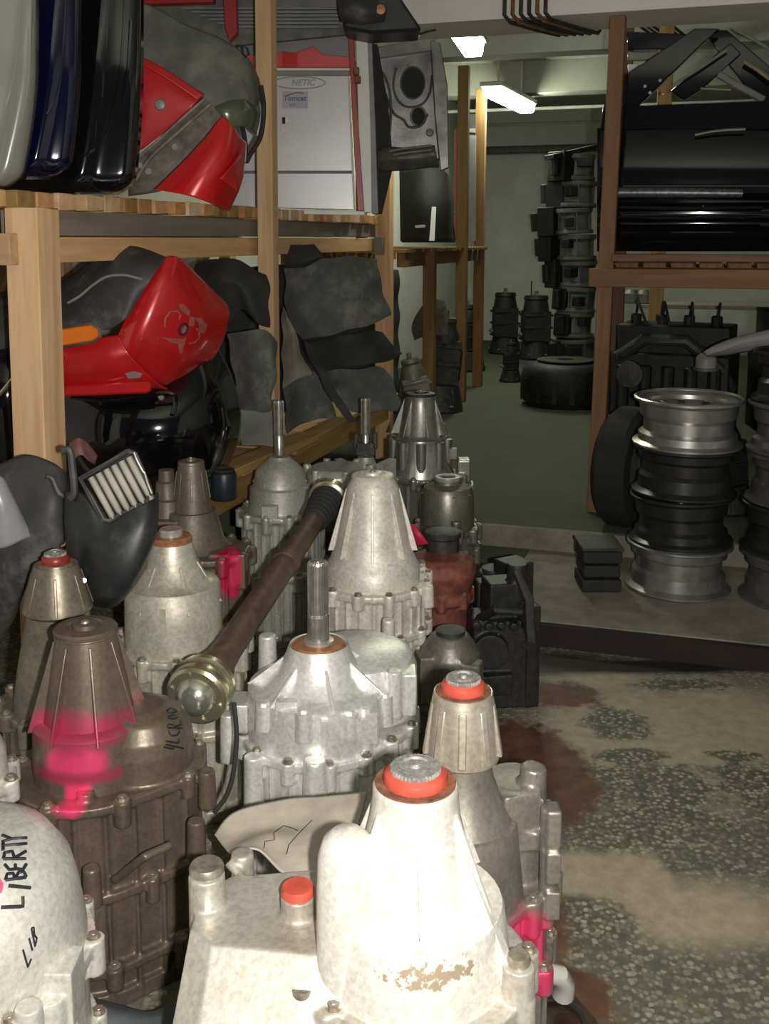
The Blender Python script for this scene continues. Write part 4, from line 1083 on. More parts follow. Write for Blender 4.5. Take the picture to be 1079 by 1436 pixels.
ringtube('flange_rib', [(296, 145), (250, 185), (212, 220), (190, 252)], 3.085, .006, M['grimy'], t, False)
loft('corner_skin', [
    [(312, 163, 3.08), (322, 172, 3.08), (334, 190, 3.12), (344, 200, 3.20)],
    [(285, 198, 3.04), (308, 205, 3.02), (325, 215, 3.06), (343, 225, 3.18)],
    [(250, 235, 3.02), (285, 240, 2.99), (312, 245, 3.03), (337, 258, 3.16)],
    [(218, 266, 3.02), (262, 274, 2.98), (295, 285, 3.02), (320, 296, 3.14)]], 24, 24, M['red_paint'], t, .004)
loft('marker_recess', [[(338, 215, 3.09), (343, 200, 3.14)], [(318, 240, 3.02), (330, 240, 3.08)], [(308, 250, 3.005), (334, 270, 3.10)]], 8, 8, M['red_dusty'], t, .003)
for (x, y) in ((208, 240), (245, 206), (196, 232)): b = MB(); b.cyl(atY(x, y, 3.12), atY(x, y, 3.07), .009, n=10); b.build('stud', M['grimy'], t, world=True)

# ---- silver panel with its stickers, red frame and white edge, between the posts
t = thing('camper_side_panel', 'silver-grey panel with red frame and faded oval sticker standing on the upper shelf', 'car panel', atY(430, 300, 4.42))
M['panel_silver'] = plain('panel_silver', (0.47, 0.46, 0.47), .35, .3, .08, 4, .3, .03)
M['panel_grey'] = plain('panel_grey', (0.21, 0.215, 0.215), .5, 0, .2, 8)
M['white_trim'] = plain('white_trim', (0.70, 0.70, 0.66), .4, 0, .06, 8)
M['red_frame'] = plain('red_frame', (0.34, 0.02, 0.02), .4, 0, .15, 8)
def quadbox(name, pts, Y, th, mat, par, bv=.002):
    vs = [atY(x, y, Y) for (x, y) in pts]; n = len(vs); bk = [v + Vector((0, th, 0)) for v in vs]
    b = MB(); b.add(vs + bk, [list(range(n)), [n + i for i in range(n)][::-1]] + [(i, (i + 1) % n, n + (i + 1) % n, n + i) for i in range(n)])
    return bevel(b.build(name, mat, par, world=True, ang=30), bv, 1)
quadbox('upper_band', [(306, 40), (492, 44), (492, 82), (306, 80)], 4.44, .02, M['panel_grey'], t)
quadbox('red_band', [(306, 72), (360, 78), (398, 72), (415, 74), (440, 64), (452, 76), (492, 80), (492, 95), (306, 95)], 4.43, .03, M['red_paint'], t)
quadbox('white_line', [(306, 95), (492, 95), (492, 99), (306, 99)], 4.425, .03, M['white_trim'], t)
quadbox('grey_line', [(306, 99), (492, 99), (492, 106), (306, 106)], 4.422, .03, M['panel_grey'], t)
face = quadbox('panel_face', [(306, 106), (490, 106), (496, 240), (306, 240)], 4.42, .04, M['panel_silver'], t)
quadbox('lower_face', [(306, 243), (496, 243), (498, 294), (306, 290)], 4.422, .04, M['panel_silver'], t)
quadbox('seam', [(306, 240), (496, 240), (496, 243), (306, 243)], 4.435, .03, M['panel_grey'], t)
quadbox('white_lower_edge', [(395, 294), (512, 296), (512, 302), (405, 300)], 4.415, .04, M['white_trim'], t)
quadbox('red_edge', [(488, 46), (496, 46), (503, 180), (511, 296), (502, 296), (495, 180)], 4.4, .05, M['red_frame'], t)
quadbox('white_edge', [(499, 50), (516, 52), (520, 180), (522, 298), (511, 298), (503, 180)], 4.41, .09, M['white_trim'], t)
quadbox('window_seal', [(516, 55), (522, 57), (527, 180), (531, 300), (522, 300), (519, 180)], 4.415, .09, M['panel_grey'], t)
quadbox('thin_white_line', [(488, 106), (490, 106), (498, 292), (496, 292)], 4.398, .02, M['white_trim'], t)
for (x, y) in ((500, 100), (502, 112)): b = MB(); b.box(atY(x, y, 4.38), (.025, .03, .03)); bevel(b.build('hinge', M['rust'], t, world=True), .004)
for (x, y, m) in ((398, 169, 'rubber'), (403, 169, 'white_trim'), (398, 183, 'white_trim'), (403, 195, 'white_trim')):
    b = MB(); b.box(atY(x, y, 4.415), (.012, .012, .026)); b.build('latch_tab', M[m], t, world=True)
M['sticker_brown'] = plain('faded_brown_print', (0.38, 0.30, 0.23), .6, 0, .05, 20, bmp=0)
M['sticker_blue'] = plain('blue_print', (0.10, 0.14, 0.38), .6, 0, .05, 20, bmp=0)
M['sticker_pale'] = plain('pale_sticker', (0.43, 0.42, 0.45), .6, 0, .05, 20, bmp=0)
RX = Matrix.Rotation(PI / 2, 4, 'X')
def lab(txt, x, y, size, m, name, bold=0.0, Y=4.4175):
    p = atY(x, y, Y) - wloc(t); fontmesh(txt, size, M[m], name, t, Matrix.Translation(p) @ RX, bold)
b = MB(); b.tube([atY(420 + 36 * math.cos(a), 116 + 8.5 * math.sin(a), 4.419) for a in [2 * PI * k / 40 for k in range(40)]], .0022, 6, True); b.build('oval_print', M['sticker_brown'], t, world=True)
lab('NETIC', 425, 116, .034, 'sticker_brown', 'sticker_lettering', .0006)
quadbox('sticker', [(396, 128), (432, 128), (432, 152), (396, 152)], 4.419, .003, M['sticker_pale'], t, .0003)
lab('Tomcat', 413, 138, .030, 'sticker_blue', 'sticker_lettering', .0007, 4.418)
lab('4x4 i', 411, 147, .016, 'panel_grey', 'sticker_lettering', .0003, 4.418)
b = MB(); b.tube([atY(403, 133.5, 4.418), atY(410, 131.5, 4.418), atY(418, 129.5, 4.418), atY(426, 131, 4.418)], .0016, 6); b.build('red_swoosh', M['red_frame'], t, world=True)

# ---- louvred cowl and black bumper end on top
t = thing('louvred_cowl', 'dusty grey louvred hood panel lying above the silver panel', 'car panel', atY(360, 20, 4.4))
quadbox('panel', [(180, -30), (490, -30), (492, 48), (306, 66), (250, 66), (180, 20)], 4.36, .03, M['dusty_grey_paint'], t)
for k in range(6): quadbox('louvre', [(255 + k * 12, 10 + k * 5.2), (476, 10 + k * 5.2), (476, 13 + k * 5.2), (258 + k * 12, 13 + k * 5.2)], 4.345, .016, M['panel_grey'], t, .001)
quadbox('strut', [(310, -40), (330, -40), (333, 45), (322, 58), (316, 40)], 4.25, .05, M['red_frame'], t)
tag(quadbox('red_bar', [(195, -14), (300, -10), (300, 3), (195, 6)], 4.2, .05, M['red_frame'], None), 'dark red bar lying along the top of the louvred panel', 'bar')
t = thing('bumper_end', 'black plastic bumper end jutting out under the concrete beam', 'bumper', atY(535, 20, 4.3))
quadbox('skin', [(478, -50), (536, -50), (566, 2), (593, 42), (576, 44), (520, 47), (482, 40)], 4.2, .22, M['black_plastic'], t, .012)
loft('foam_core', [[(474, -14, 4.2), (500, -16, 4.16), (538, -14, 4.19)], [(474, 12, 4.18), (505, 12, 4.12), (542, 12, 4.16)], [(478, 30, 4.2), (505, 34, 4.15), (538, 30, 4.19)]], 14, 12, M['dusty_plastic'], t, .004)
b = MB(); b.lathe([(0, 0), (.02, 0), (.018, .012), (0, .014)], 16, atY(534, 14, 4.15), RX); b.build('round_plug', M['copper'], t, world=True)
ringtube('wire', [(560, 45), (585, 48), (602, 44), (612, 42)], 4.2, .004, M['rubber'], t, False)

# ---- bare metal lamp panel with two round holes
t = thing('lamp_mount_panel', 'bare grey metal front panel with two round lamp holes hanging at the rack end', 'car panel', atY(575, 240, 4.9))
M['bare_metal'] = plain('bare_metal', (0.17, 0.17, 0.16), .35, .6, .5, 9, dust=((0.36, 0.35, 0.33), .60), bmp=.25)
def holed(name, outline, holes, Y, th, mat, par, bend=0.0):
    bm = bmesh.new(); edges = []
    def addl(pts):
        vs = [bm.verts.new(atY(x, y, Y + bend * ((x - 575) / 55) ** 2)) for x, y in pts]
        for a, c in zip(vs, vs[1:] + vs[:1]): edges.append(bm.edges.new((a, c)))
    addl(outline)
    for (cx, cy, rx, ry) in holes: addl([(cx + rx * math.cos(2 * PI * k / 24), cy + ry * math.sin(2 * PI * k / 24)) for k in range(24)])
    bmesh.ops.triangle_fill(bm, use_beauty=True, use_dissolve=False, edges=edges)
    bmesh.ops.recalc_face_normals(bm, faces=bm.faces)
    o_ = wloc(par)
    for v in bm.verts: v.co -= o_
    me = bpy.data.meshes.new(name); bm.to_mesh(me); bm.free()
    return solid(obj(name, me, mat, par), th, 0, 0)
holed('panel', [(526, 78), (545, 70), (575, 66), (604, 60), (613, 68), (612, 110), (618, 150), (616, 190), (622, 215), (606, 230), (575, 228), (548, 236), (536, 214), (540, 190), (528, 160), (530, 120)], [(579, 116, 16, 22), (587, 163, 10, 13)], 4.90, .006, M['bare_metal'], t)
for (cx, cy, rx, ry, r, m) in ((579, 116, 16.5, 22.5, .004, 'bare_metal'), (587, 163, 10.5, 13.5, .005, 'edge_seal')):
    ringtube('hole_rim', [(cx + rx * math.cos(2 * PI * k / 28), cy + ry * math.sin(2 * PI * k / 28)) for k in range(28)], 4.895, r, M[m], t)
quadbox('top_lip', [(520, 68), (600, 52), (612, 60), (612, 70), (530, 82)], 4.86, .05, M['edge_seal'], t, .004)
quadbox('side_flange', [(604, 56), (618, 60), (628, 120), (630, 235), (618, 240), (610, 160)], 4.84, .06, M['bare_metal'], t, .004)
loft('lower_roll', [[(535, 205, 4.84), (570, 208, 4.80), (610, 205, 4.80)], [(530, 222, 4.80), (570, 220, 4.76), (612, 216, 4.77)], [(532, 240, 4.84), (570, 238, 4.80), (616, 232, 4.82)]], 14, 10, M['bare_metal'], t, .005)
for (x, y, r) in ((603, 186, .018), (572, 92, .008), (602, 70, .008), (543, 150, .010)):
    b = MB(); b.lathe([(0, 0), (r, 0), (r * .8, r * .8), (0, r)], 16, atY(x, y, 4.893), RX); b.build('stud', M['edge_seal'], t, world=True)
ringtube('swage', [(556, 95), (552, 120), (558, 140), (572, 150), (592, 146), (603, 130), (606, 105)], 4.89, .005, M['bare_metal'], t, False)
ringtube('stay', [(525, 85), (545, 120), (548, 170), (540, 215)], 4.86, .006, M['bare_metal'], t, False)
quadbox('upper_mount', [(556, 56), (575, 40), (612, 44), (612, 58)], 4.9, .03, M['panel_grey'], t, .004)

quadbox('shade_backing', [(526, 76), (612, 70), (616, 225), (548, 232), (532, 200)], 4.97, .02, M['rubber'], t, .002)  # dark sheet added behind the holes to stand in for their shade
quadbox('shade_strip', [(519, 60), (530, 62), (545, 150), (552, 232), (536, 300), (528, 300), (524, 180)], 4.83, .03, M['rubber'], t, .003)  # black strip standing in for the shaded left side of the panel
ringtube('swage', [(540, 130), (552, 158), (566, 168), (574, 178), (590, 176), (600, 160)], 4.885, .006, M['bare_metal'], t, False)
for k in range(3): ringtube('crumple_fold', [(546 + 6 * k, 212 + 5 * k), (570, 208 + 6 * k), (606, 204 + 6 * k)], 4.755, .005, M['edge_seal'], t, False)
# ---- dark tyres and trims stacked on the deeper rack
def tyre(label, x, y, Y, R=.3, wd=.19, rot=(PI / 2, 0, 0), group=None, rim=True):
    t = thing('tyre', label, 'tyre', atY(x, y, Y), group)
    R_ = Matrix.Rotation(rot[2], 4, 'Z') @ Matrix.Rotation(rot[0], 4, 'X')
    h = wd / 2
    b = MB(); b.lathe([(R * .62, -h * .8), (R * .75, -h), (R * .93, -h * .9), (R, -h * .65), (R, h * .65), (R * .93, h * .9), (R * .75, h), (R * .62, h * .8), (R * .6, 0)], 44, M=R_, closed=True); b.build('tyre_wall', M['rubber'], t)
    if rim:
        b = MB(); b.lathe([(R * .64, -h * .7), (R * .66, -h * .75), (R * .6, -h * .5), (R * .35, -h * .3), (R * .3, -h * .55), (0, -h * .6), (0, -h * .4), (R * .3, -h * .2), (R * .6, -h * .3), (R * .6, h * .7)], 36, M=R_, closed=True); b.build('rim', M['grey_iron'], t)
    return t
t = thing('plastic_liner', 'black plastic wheel liner standing on the deeper rack', 'car part', atY(590, 340, 6.2))
loft('skin', [[(565, 240, 6.3), (590, 236, 6.1), (622, 238, 6.15), (632, 250, 6.4)], [(563, 290, 6.2), (590, 285, 6.0), (625, 285, 6.05), (636, 290, 6.4)], [(566, 338, 6.25), (592, 338, 6.05), (622, 338, 6.1), (634, 338, 6.4)]], 18, 14, M['rubber'], t, .005)
quadbox('white_strip', [(606, 290), (612, 290), (610, 338), (602, 338)], 5.98, .02, M['white_trim'], t, .002)
quadbox('grey_plate', [(582, 316), (597, 315), (597, 319), (583, 320)], 5.98, .02, M['edge_seal'], t, .001)
t = thing('narrow_panel', 'narrow dark red and grey panel behind the yellow upright', 'car panel', atY(660, 340, 8.2))
quadbox('grey_half', [(656, 190), (668, 190), (668, 338), (656, 338)], 8.1, .03, M['panel_grey'], t)
quadbox('red_half', [(638, 180), (648, 180), (648, 338), (636, 338)], 7.6, .03, M['red_frame'], t)

t = thing('black_side_skin', 'black car panel leaning on the deeper rack beside the wheel liner', 'car part', atY(610, 340, 6.6))
quadbox('skin', [(560, 215), (626, 225), (640, 340), (562, 340)], 6.75, .05, M['rubber'], t, .01)
quadbox('rim', [(624, 236), (630, 236), (640, 300), (634, 300)], 6.70, .04, M['grey_iron'], t, .004)
t = thing('dark_grille', 'dark grille panel standing between the yellow uprights of the deeper rack', 'car part', atY(660, 335, 8.6))
quadbox('frame', [(650, 160), (670, 160), (670, 338), (650, 338)], 8.62, .04, M['rubber'], t, .004)
for k in range(7): quadbox('bar', [(653, 180 + k * 14), (669, 180 + k * 14), (669, 186 + k * 14), (653, 186 + k * 14)], 8.60, .02, M['grey_iron'], t, .001)

# ================================================================== LOWER LEFT SHELF
M['black_gloss'] = plain('black_gloss', (0.004, 0.004, 0.005), .09, 0.0, .05, 3, .6, 0.0)
t = thing('car_bumper', 'bright red bumper end with black step pad and orange marker on the lower shelf', 'bumper', atY(200, 600, 3.1))
red = loft('red_end', [
    [(233, 362, 3.02), (250, 362, 3.05), (285, 395, 3.16), (318, 428, 3.30)],
    [(212, 385, 2.99), (238, 392, 2.99), (278, 425, 3.10), (321, 442, 3.28)],
    [(196, 412, 2.97), (225, 425, 2.965), (272, 460, 3.07), (314, 470, 3.26)],
    [(178, 445, 2.96), (208, 462, 2.95), (258, 496, 3.05), (302, 497, 3.24)],
    [(166, 470, 2.96), (192, 488, 2.95), (236, 522, 3.04), (280, 522, 3.20)],
    [(160, 482, 2.97), (184, 500, 2.96), (224, 534, 3.04), (258, 535, 3.16)],
    [(158, 500, 2.99), (178, 512, 2.98), (212, 540, 3.06), (236, 545, 3.14)]], 40, 44, M['red_paint'], t, .004)
side = loft('red_side', [
    [(-60, 508, 3.0), (20, 492, 2.98), (100, 482, 2.96), (140, 474, 2.955), (166, 470, 2.955)],
    [(-60, 530, 2.98), (20, 512, 2.96), (100, 500, 2.945), (150, 496, 2.94), (184, 500, 2.95)],
    [(-60, 552, 2.98), (20, 532, 2.97), (100, 522, 2.95), (160, 520, 2.95), (216, 532, 3.0)],
    [(-60, 568, 3.02), (20, 552, 3.0), (100, 540, 2.98), (160, 540, 2.98), (236, 545, 3.05)]], 36, 18, M['red_paint'], t, .004)
quadbox('red_lower_lip', [(60, 545), (100, 541), (210, 535), (212, 547), (208, 552), (100, 556), (60, 560)], 2.955, .03, M['red_paint'], t, .006)
pad = loft('step_pad', [
    [(-60, 420, 3.15), (20, 408, 3.14), (70, 405, 3.12), (112, 380, 3.12), (150, 350, 3.12), (190, 347, 3.10), (233, 362, 3.04)],
    [(-60, 430, 3.06), (20, 420, 3.05), (75, 422, 3.03), (118, 402, 3.02), (155, 372, 3.01), (190, 366, 3.0), (226, 372, 2.99)],
    [(-60, 455, 3.0), (20, 448, 3.0), (80, 445, 2.99), (120, 425, 2.975), (160, 402, 2.965), (188, 395, 2.955), (212, 392, 2.965)],
    [(-60, 480, 2.98), (20, 468, 2.975), (85, 455, 2.965), (125, 445, 2.955), (158, 440, 2.945), (178, 432, 2.94), (196, 415, 2.955)],
    [(-60, 506, 2.98), (20, 490, 2.97), (90, 480, 2.955), (132, 464, 2.945), (154, 462, 2.94), (170, 452, 2.935), (182, 440, 2.945)]], 50, 30, M['dusty_plastic'], t, .004)
M['orange'] = plain('amber_lens', (0.85, 0.20, 0.02), .25, 0, .08, 20, .5, .02)
quadbox('amber_marker', [(80, 462), (128, 455), (137, 462), (139, 471), (130, 478), (80, 487)], 2.915, .03, M['orange'], t, .004)
ringtube('marker_bezel', [(78, 460), (128, 453), (139, 461), (141, 472), (131, 480), (78, 489)], 2.912, .004, M['dusty_plastic'], t)
ringtube('pad_groove', [(95, 425), (112, 415), (130, 400), (150, 388), (175, 386), (200, 392)], 2.955, .004, M['edge_seal'], t, False)
bpy.context.view_layer.update()
trR = bvh_of(red)
M['bare_patch'] = plain('worn_primer', (0.36, 0.10, 0.085), .7, 0, .3, 60, bmp=.1)
K = lambda pts: [(200 + x / 7.707, 400 + y / 7.707) for x, y in pts]
for ln in (K([(240, 450), (245, 360), (300, 285), (380, 280), (410, 320), (395, 370)]), K([(505, 630), (560, 620), (610, 570), (610, 500), (580, 470)])): strokes('emblem_mark', trR, [ln], .0028, M['bare_patch'], t)
decal('emblem_mark', trR, K([(380, 200), (440, 205), (515, 280), (500, 330), (440, 300), (400, 250)]), M['bare_patch'], t, 3, .0015, .4)
decal('emblem_mark', trR, K([(190, 560), (300, 570), (440, 580), (470, 560), (450, 640), (420, 745), (395, 720), (400, 640), (300, 615)]), M['bare_patch'], t, 3, .0015, .4)
decal('emblem_mark', trR, K([(560, 345), (640, 360), (690, 430), (680, 500), (640, 520), (600, 480), (600, 400)]), M['bare_patch'], t, 3, .0015, .4)
decal('emblem_mark', trR, K([(500, 330), (560, 350), (560, 440), (500, 440)]), M['bare_patch'], t, 3, .0012, .4)
strokes('badge_ring', trR, [K([(440 + 45 * math.cos(a) + 12 * math.sin(-a), 475 + 62 * math.sin(a)) for a in [2 * PI * k / 16 for k in range(17)]])], .0035, M['rubber'], t, 1.5)
decal('badge_face', trR, K([(420, 510), (425, 460), (450, 435), (468, 450), (460, 490), (440, 520)]), M['edge_seal'], t, 2, .003)
trS = bvh_of(side)
decal('scuff', trS, [(175, 523), (188, 520), (200, 523), (196, 529), (180, 530)], M['edge_seal'], t, 3, .003)

t = thing('car_bumper', 'glossy black bumper lying under the red bumper end', 'bumper', atY(210, 640, 3.2))
loft('skin', [
    [(90, 545, 3.2), (150, 548, 3.1), (215, 545, 3.08), (270, 520, 3.12), (300, 480, 3.3)],
    [(90, 580, 3.15), (150, 575, 3.02), (230, 570, 3.02), (290, 550, 3.1), (325, 530, 3.3)],
    [(90, 620, 3.15), (150, 620, 3.0), (235, 620, 3.0), (300, 605, 3.1), (337, 590, 3.3)],
    [(90, 660, 3.2), (150, 662, 3.05), (230, 665, 3.05), (295, 655, 3.12), (325, 640, 3.3)],
    [(90, 690, 3.3), (150, 695, 3.15), (230, 695, 3.15), (290, 680, 3.2), (310, 670, 3.35)]], 40, 30, M['black_gloss'], t, .004)
for (x, y, r) in ((166, 582, .012), (236, 607, .008), (226, 557, .010)):
    b = MB(); b.lathe([(0, 0), (r, 0), (r * .7, r * .5), (0, r * .6)], 16, atY(x, y, 3.02), RX); b.build('clip', M['panel_grey'], t, world=True)
ringtube('rolled_edge', [(100, 556), (150, 560), (215, 552), (240, 552), (246, 562), (243, 580)], 3.0, .008, M['black_paint'], t, False)
t = thing('black_fender', 'black car fender with a pale bent edge beside the corner post', 'fender', atY(10, 600, 2.95))
loft('skin', [[(-80, 500, 2.9), (-20, 495, 2.86), (20, 488, 2.86), (40, 495, 2.95)], [(-80, 570, 2.85), (-20, 565, 2.8), (25, 560, 2.82), (50, 560, 2.92)], [(-80, 670, 2.88), (-20, 668, 2.84), (30, 665, 2.85), (60, 660, 2.95)]], 20, 18, M['black_gloss'], t, .004)
ringtube('bent_edge', [(-30, 580), (0, 552), (16, 533), (24, 525), (30, 528)], 2.79, .006, M['zinc'], t, False)

# ---- old mats and rubber sheets between the posts
M['mat_grey'] = plain('dusty_rubber_mat', (0.11, 0.113, 0.105), .85, 0, .35, 10, dust=((0.28, 0.27, 0.25), .52), bmp=.3)
M['mat_dark'] = plain('dark_backdrop', (0.035, 0.036, 0.036), .8, 0, .3, 10, dust=((0.12, 0.12, 0.11), .6), bmp=.3)
M['mat_brown'] = plain('tan_felt', (0.23, 0.20, 0.155), .9, 0, .3, 12, bmp=.4)
def mat_(name, label, rows, mat, cat='rubber mat', th=.006, nu=22, nv=16):
    ph = random.uniform(0, 6); amp = .014 if cat != 'board' else .003
    def fn(u, v):
        q = [bez(r, u) for r in rows]; x, y, Y = bez(q, v)
        c = amp * (math.sin(x * .06 + y * .03 + ph) * math.sin(y * .055 - x * .02 + 2 * ph) + .5 * abs(math.sin((x - y) * .04 + ph)))
        return atY(x + 1.5 * math.sin(y * .13 + ph), y + 1.5 * math.sin(x * .11 + ph), Y + c)
    o = gridsheet(name, fn, nu * 2, nv * 2, mat, None, th); return tag(o, label, cat)
mat_('rubber_mat', 'large dusty grey rubber mat hanging between the posts under the shelf', [
    [(398, 372, 4.55), (440, 362, 4.5), (490, 360, 4.5), (530, 362, 4.6)], [(400, 400, 4.5), (440, 402, 4.44), (495, 398, 4.45), (535, 400, 4.56)],
    [(402, 440, 4.48), (440, 440, 4.4), (500, 432, 4.42), (545, 430, 4.52)], [(425, 478, 4.46), (460, 470, 4.38), (510, 458, 4.4), (548, 442, 4.5)]], M['mat_grey'])
mat_('rubber_mat', 'dark wedge-shaped rubber sheet poking out below the large grey mat', [
    [(430, 480, 4.5), (470, 472, 4.48), (510, 465, 4.46), (535, 466, 4.42)], [(440, 498, 4.46), (480, 490, 4.42), (520, 485, 4.38), (558, 488, 4.32)],
    [(452, 514, 4.44), (490, 512, 4.4), (530, 510, 4.36), (565, 496, 4.3)]], M['mat_dark'])
mat_('rubber_mat', 'flat grey mat lying lowest on the pile near the rack end', [
    [(455, 520, 4.5), (490, 518, 4.46), (530, 515, 4.44), (550, 530, 4.4)], [(462, 545, 4.44), (500, 545, 4.4), (540, 545, 4.38), (562, 560, 4.34)],
    [(470, 572, 4.38), (510, 578, 4.34), (545, 576, 4.32), (568, 574, 4.3)]], M['mat_grey'])
mat_('felt_sheet', 'tan crumpled felt sheet hanging against the middle post', [
    [(396, 430, 4.3), (402, 440, 4.25), (408, 450, 4.24)], [(396, 480, 4.25), (412, 490, 4.2), (425, 500, 4.2)], [(396, 520, 4.2), (415, 525, 4.14), (436, 522, 4.16)], [(398, 545, 4.18), (415, 535, 4.14), (432, 528, 4.16)]], M['mat_brown'], 'felt')
mat_('rubber_mat', 'slack grey sheet draped across the pile below the felt', [
    [(398, 545, 4.3), (420, 530, 4.24), (440, 520, 4.24), (462, 560, 4.2)], [(400, 575, 4.22), (430, 560, 4.16), (455, 560, 4.16), (475, 590, 4.16)],
    [(402, 608, 4.16), (430, 592, 4.1), (455, 585, 4.1), (480, 600, 4.12)]], M['mat_grey'])
mat_('rubber_mat', 'dark strap-like rubber strip slanting over the grey sheets', [
    [(425, 478, 4.2), (436, 482, 4.2)], [(445, 520, 4.12), (462, 530, 4.12)], [(470, 570, 4.06), (488, 575, 4.06)], [(490, 592, 4.04), (505, 590, 4.04)]], M['mat_dark'], th=.01)
mat_('rubber_mat', 'black folded flap jammed under the shelf rail beside the middle post', [
    [(400, 345, 4.3), (425, 342, 4.28), (442, 342, 4.3)], [(400, 365, 4.26), (428, 362, 4.22), (452, 360, 4.26)], [(400, 378, 4.3), (425, 374, 4.26), (448, 364, 4.3)]], M['mat_dark'])
mat_('canvas_bundle', 'dark creased canvas bundle behind the red bumper end', [
    [(275, 372, 3.8), (300, 362, 3.74), (335, 366, 3.74), (375, 385, 3.8)], [(280, 395, 3.74), (310, 388, 3.66), (345, 392, 3.66), (378, 405, 3.74)],
    [(300, 420, 3.72), (325, 402, 3.64), (350, 415, 3.62), (378, 425, 3.7)], [(320, 455, 3.74), (340, 435, 3.68), (360, 452, 3.66), (378, 460, 3.72)]], M['mat_dark'], 'canvas', nu=30, nv=24)
mat_('rubber_mat', 'greenish grey sheet hanging in front of the middle post', [
    [(318, 470, 3.66), (345, 463, 3.6), (375, 465, 3.58), (388, 480, 3.6)], [(325, 510, 3.64), (350, 505, 3.56), (378, 505, 3.54), (388, 520, 3.56)],
    [(332, 550, 3.64), (355, 550, 3.56), (376, 552, 3.54), (382, 560, 3.56)], [(338, 578, 3.66), (355, 580, 3.6), (370, 580, 3.58), (378, 582, 3.6)]], M['mat_grey'], 'rubber mat')
mat_('cardboard_sheet', 'pale grey board leaning at the foot of the middle post', [
    [(334, 572, 3.62), (358, 576, 3.6), (384, 574, 3.58)], [(336, 600, 3.56), (360, 602, 3.54), (384, 600, 3.52)], [(338, 622, 3.5), (360, 624, 3.48), (384, 626, 3.46)]], plain('grey_board', (0.2, 0.205, 0.19), .85, 0, .2, 10), 'board')
mat_('backdrop', 'added dark backdrop sheet along the back of the lower shelf', [  # added dark sheet, keeps the gaps behind the mats dark against the pale wall
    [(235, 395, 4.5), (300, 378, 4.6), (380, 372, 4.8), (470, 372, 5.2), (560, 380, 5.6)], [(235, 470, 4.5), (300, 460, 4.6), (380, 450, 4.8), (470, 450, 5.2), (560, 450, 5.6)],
    [(235, 560, 4.5), (300, 550, 4.6), (380, 540, 4.8), (470, 530, 5.2), (560, 520, 5.6)], [(235, 650, 4.5), (300, 640, 4.6), (380, 620, 4.8), (470, 600, 5.2), (560, 580, 5.6)]], M['mat_dark'], 'backdrop')
t = thing('timber_batten', 'short pale wooden batten lying on the lower shelf edge', 'timber', atY(330, 660, 3.3))
for (a, c, h) in (((302, 668, 3.24), (432, 612, 3.75), .03), ((400, 632, 3.7), (480, 590, 4.15), .03)):
    board('batten', atY(*a), atY(*c), .09, h, M['wood_yellow'], t)
t = thing('oil_filter', 'small dark blue oil filter canister standing on the lower shelf edge', 'oil filter', atY(315, 700, 3.1))
b = MB(); b.lathe([(0, 0), (.036, 0), (.04, .006), (.04, .075), (.036, .085), (.02, .09), (0, .09)], 24); b.build('canister', plain('dark_blue_tin', (0.02, 0.03, 0.04), .4, .2, .2, 20), t)
b = MB(); b.lathe([(.03, .086), (.034, .09), (.03, .096), (.026, .09)], 24, closed=True); b.build('gasket', M['rubber'], t)
t = thing('crumpled_rag', 'pinkish crumpled rag lying behind the corner post', 'rag', atY(115, 635, 2.75))
loft('cloth', [[(98, 622, 2.76), (110, 615, 2.72), (122, 622, 2.76), (136, 640, 2.8)], [(100, 632, 2.7), (112, 628, 2.66), (120, 634, 2.7), (134, 645, 2.76)], [(104, 645, 2.68), (114, 638, 2.64), (124, 646, 2.68), (132, 652, 2.74)]], 20, 14, plain('pink_cloth', (0.35, 0.17, 0.15), .9, 0, .3, 30), t, .003)

# ================================================================== RIGHT SIDE: wheels
M['wheel_steel'] = plain('wheel_steel', (0.46, 0.45, 0.43), .30, .85, .25, 20, bmp=.1)
M['wheel_black'] = plain('wheel_black', (0.05, 0.05, 0.05), .3, .6, .3, 20, bmp=.1)
M['wheel_dull'] = plain('wheel_dull', (0.13, 0.125, 0.118), .45, .5, .3, 20, bmp=.15)
def make_wheel(mat, R=.183, h=.172):
    s = R / .183; k = h / .1735
    o_ = [(.180, 0), (.186, .004), (.186, .011), (.176, .016), (.168, .020), (.166, .044), (.151, .056), (.150, .094), (.163, .108), (.166, .150), (.176, .157), (.186, .163), (.186, .170), (.180, .1735)]
    i_ = [(r - .006, min(max(z, .006), .1675)) for (r, z) in o_][::-1]
    b = MB(); b.lathe([(r * s, z * k) for (r, z) in o_ + i_], 56, closed=True); rim = b.mesh('rim')
    b = MB(); n_ = 72
    d = [(.150, .120), (.146, .128), (.125, .137), (.105, .130), (.085, .118), (.070, .124), (.040, .126), (.034, .118)]
    vs = []; fs = []
    for (r, z) in d:
        for q in range(n_): vs.append((r * s * math.cos(2 * PI * q / n_), r * s * math.sin(2 * PI * q / n_), z * k))
    for i in range(len(d) - 1):
        for q in range(n_):
            if i in (2,) and (q % 9) in (3, 4, 5): continue          # hand holes
            fs.append((i * n_ + q, i * n_ + (q + 1) % n_, (i + 1) * n_ + (q + 1) % n_, (i + 1) * n_ + q))
    b.add(vs, fs); disc = b.mesh('disc')
    for me in (rim, disc): me.materials.append(mat)
    b = MB(); b.lathe([(0, 0), (.011, 0), (.008, .008), (0, .008)], 12); nut = b.mesh('stud_hole'); nut.materials.append(M['rubber'])
    return rim, disc, nut
SETS = {k: make_wheel(M[k]) for k in ('wheel_steel', 'wheel_black', 'wheel_dull')}
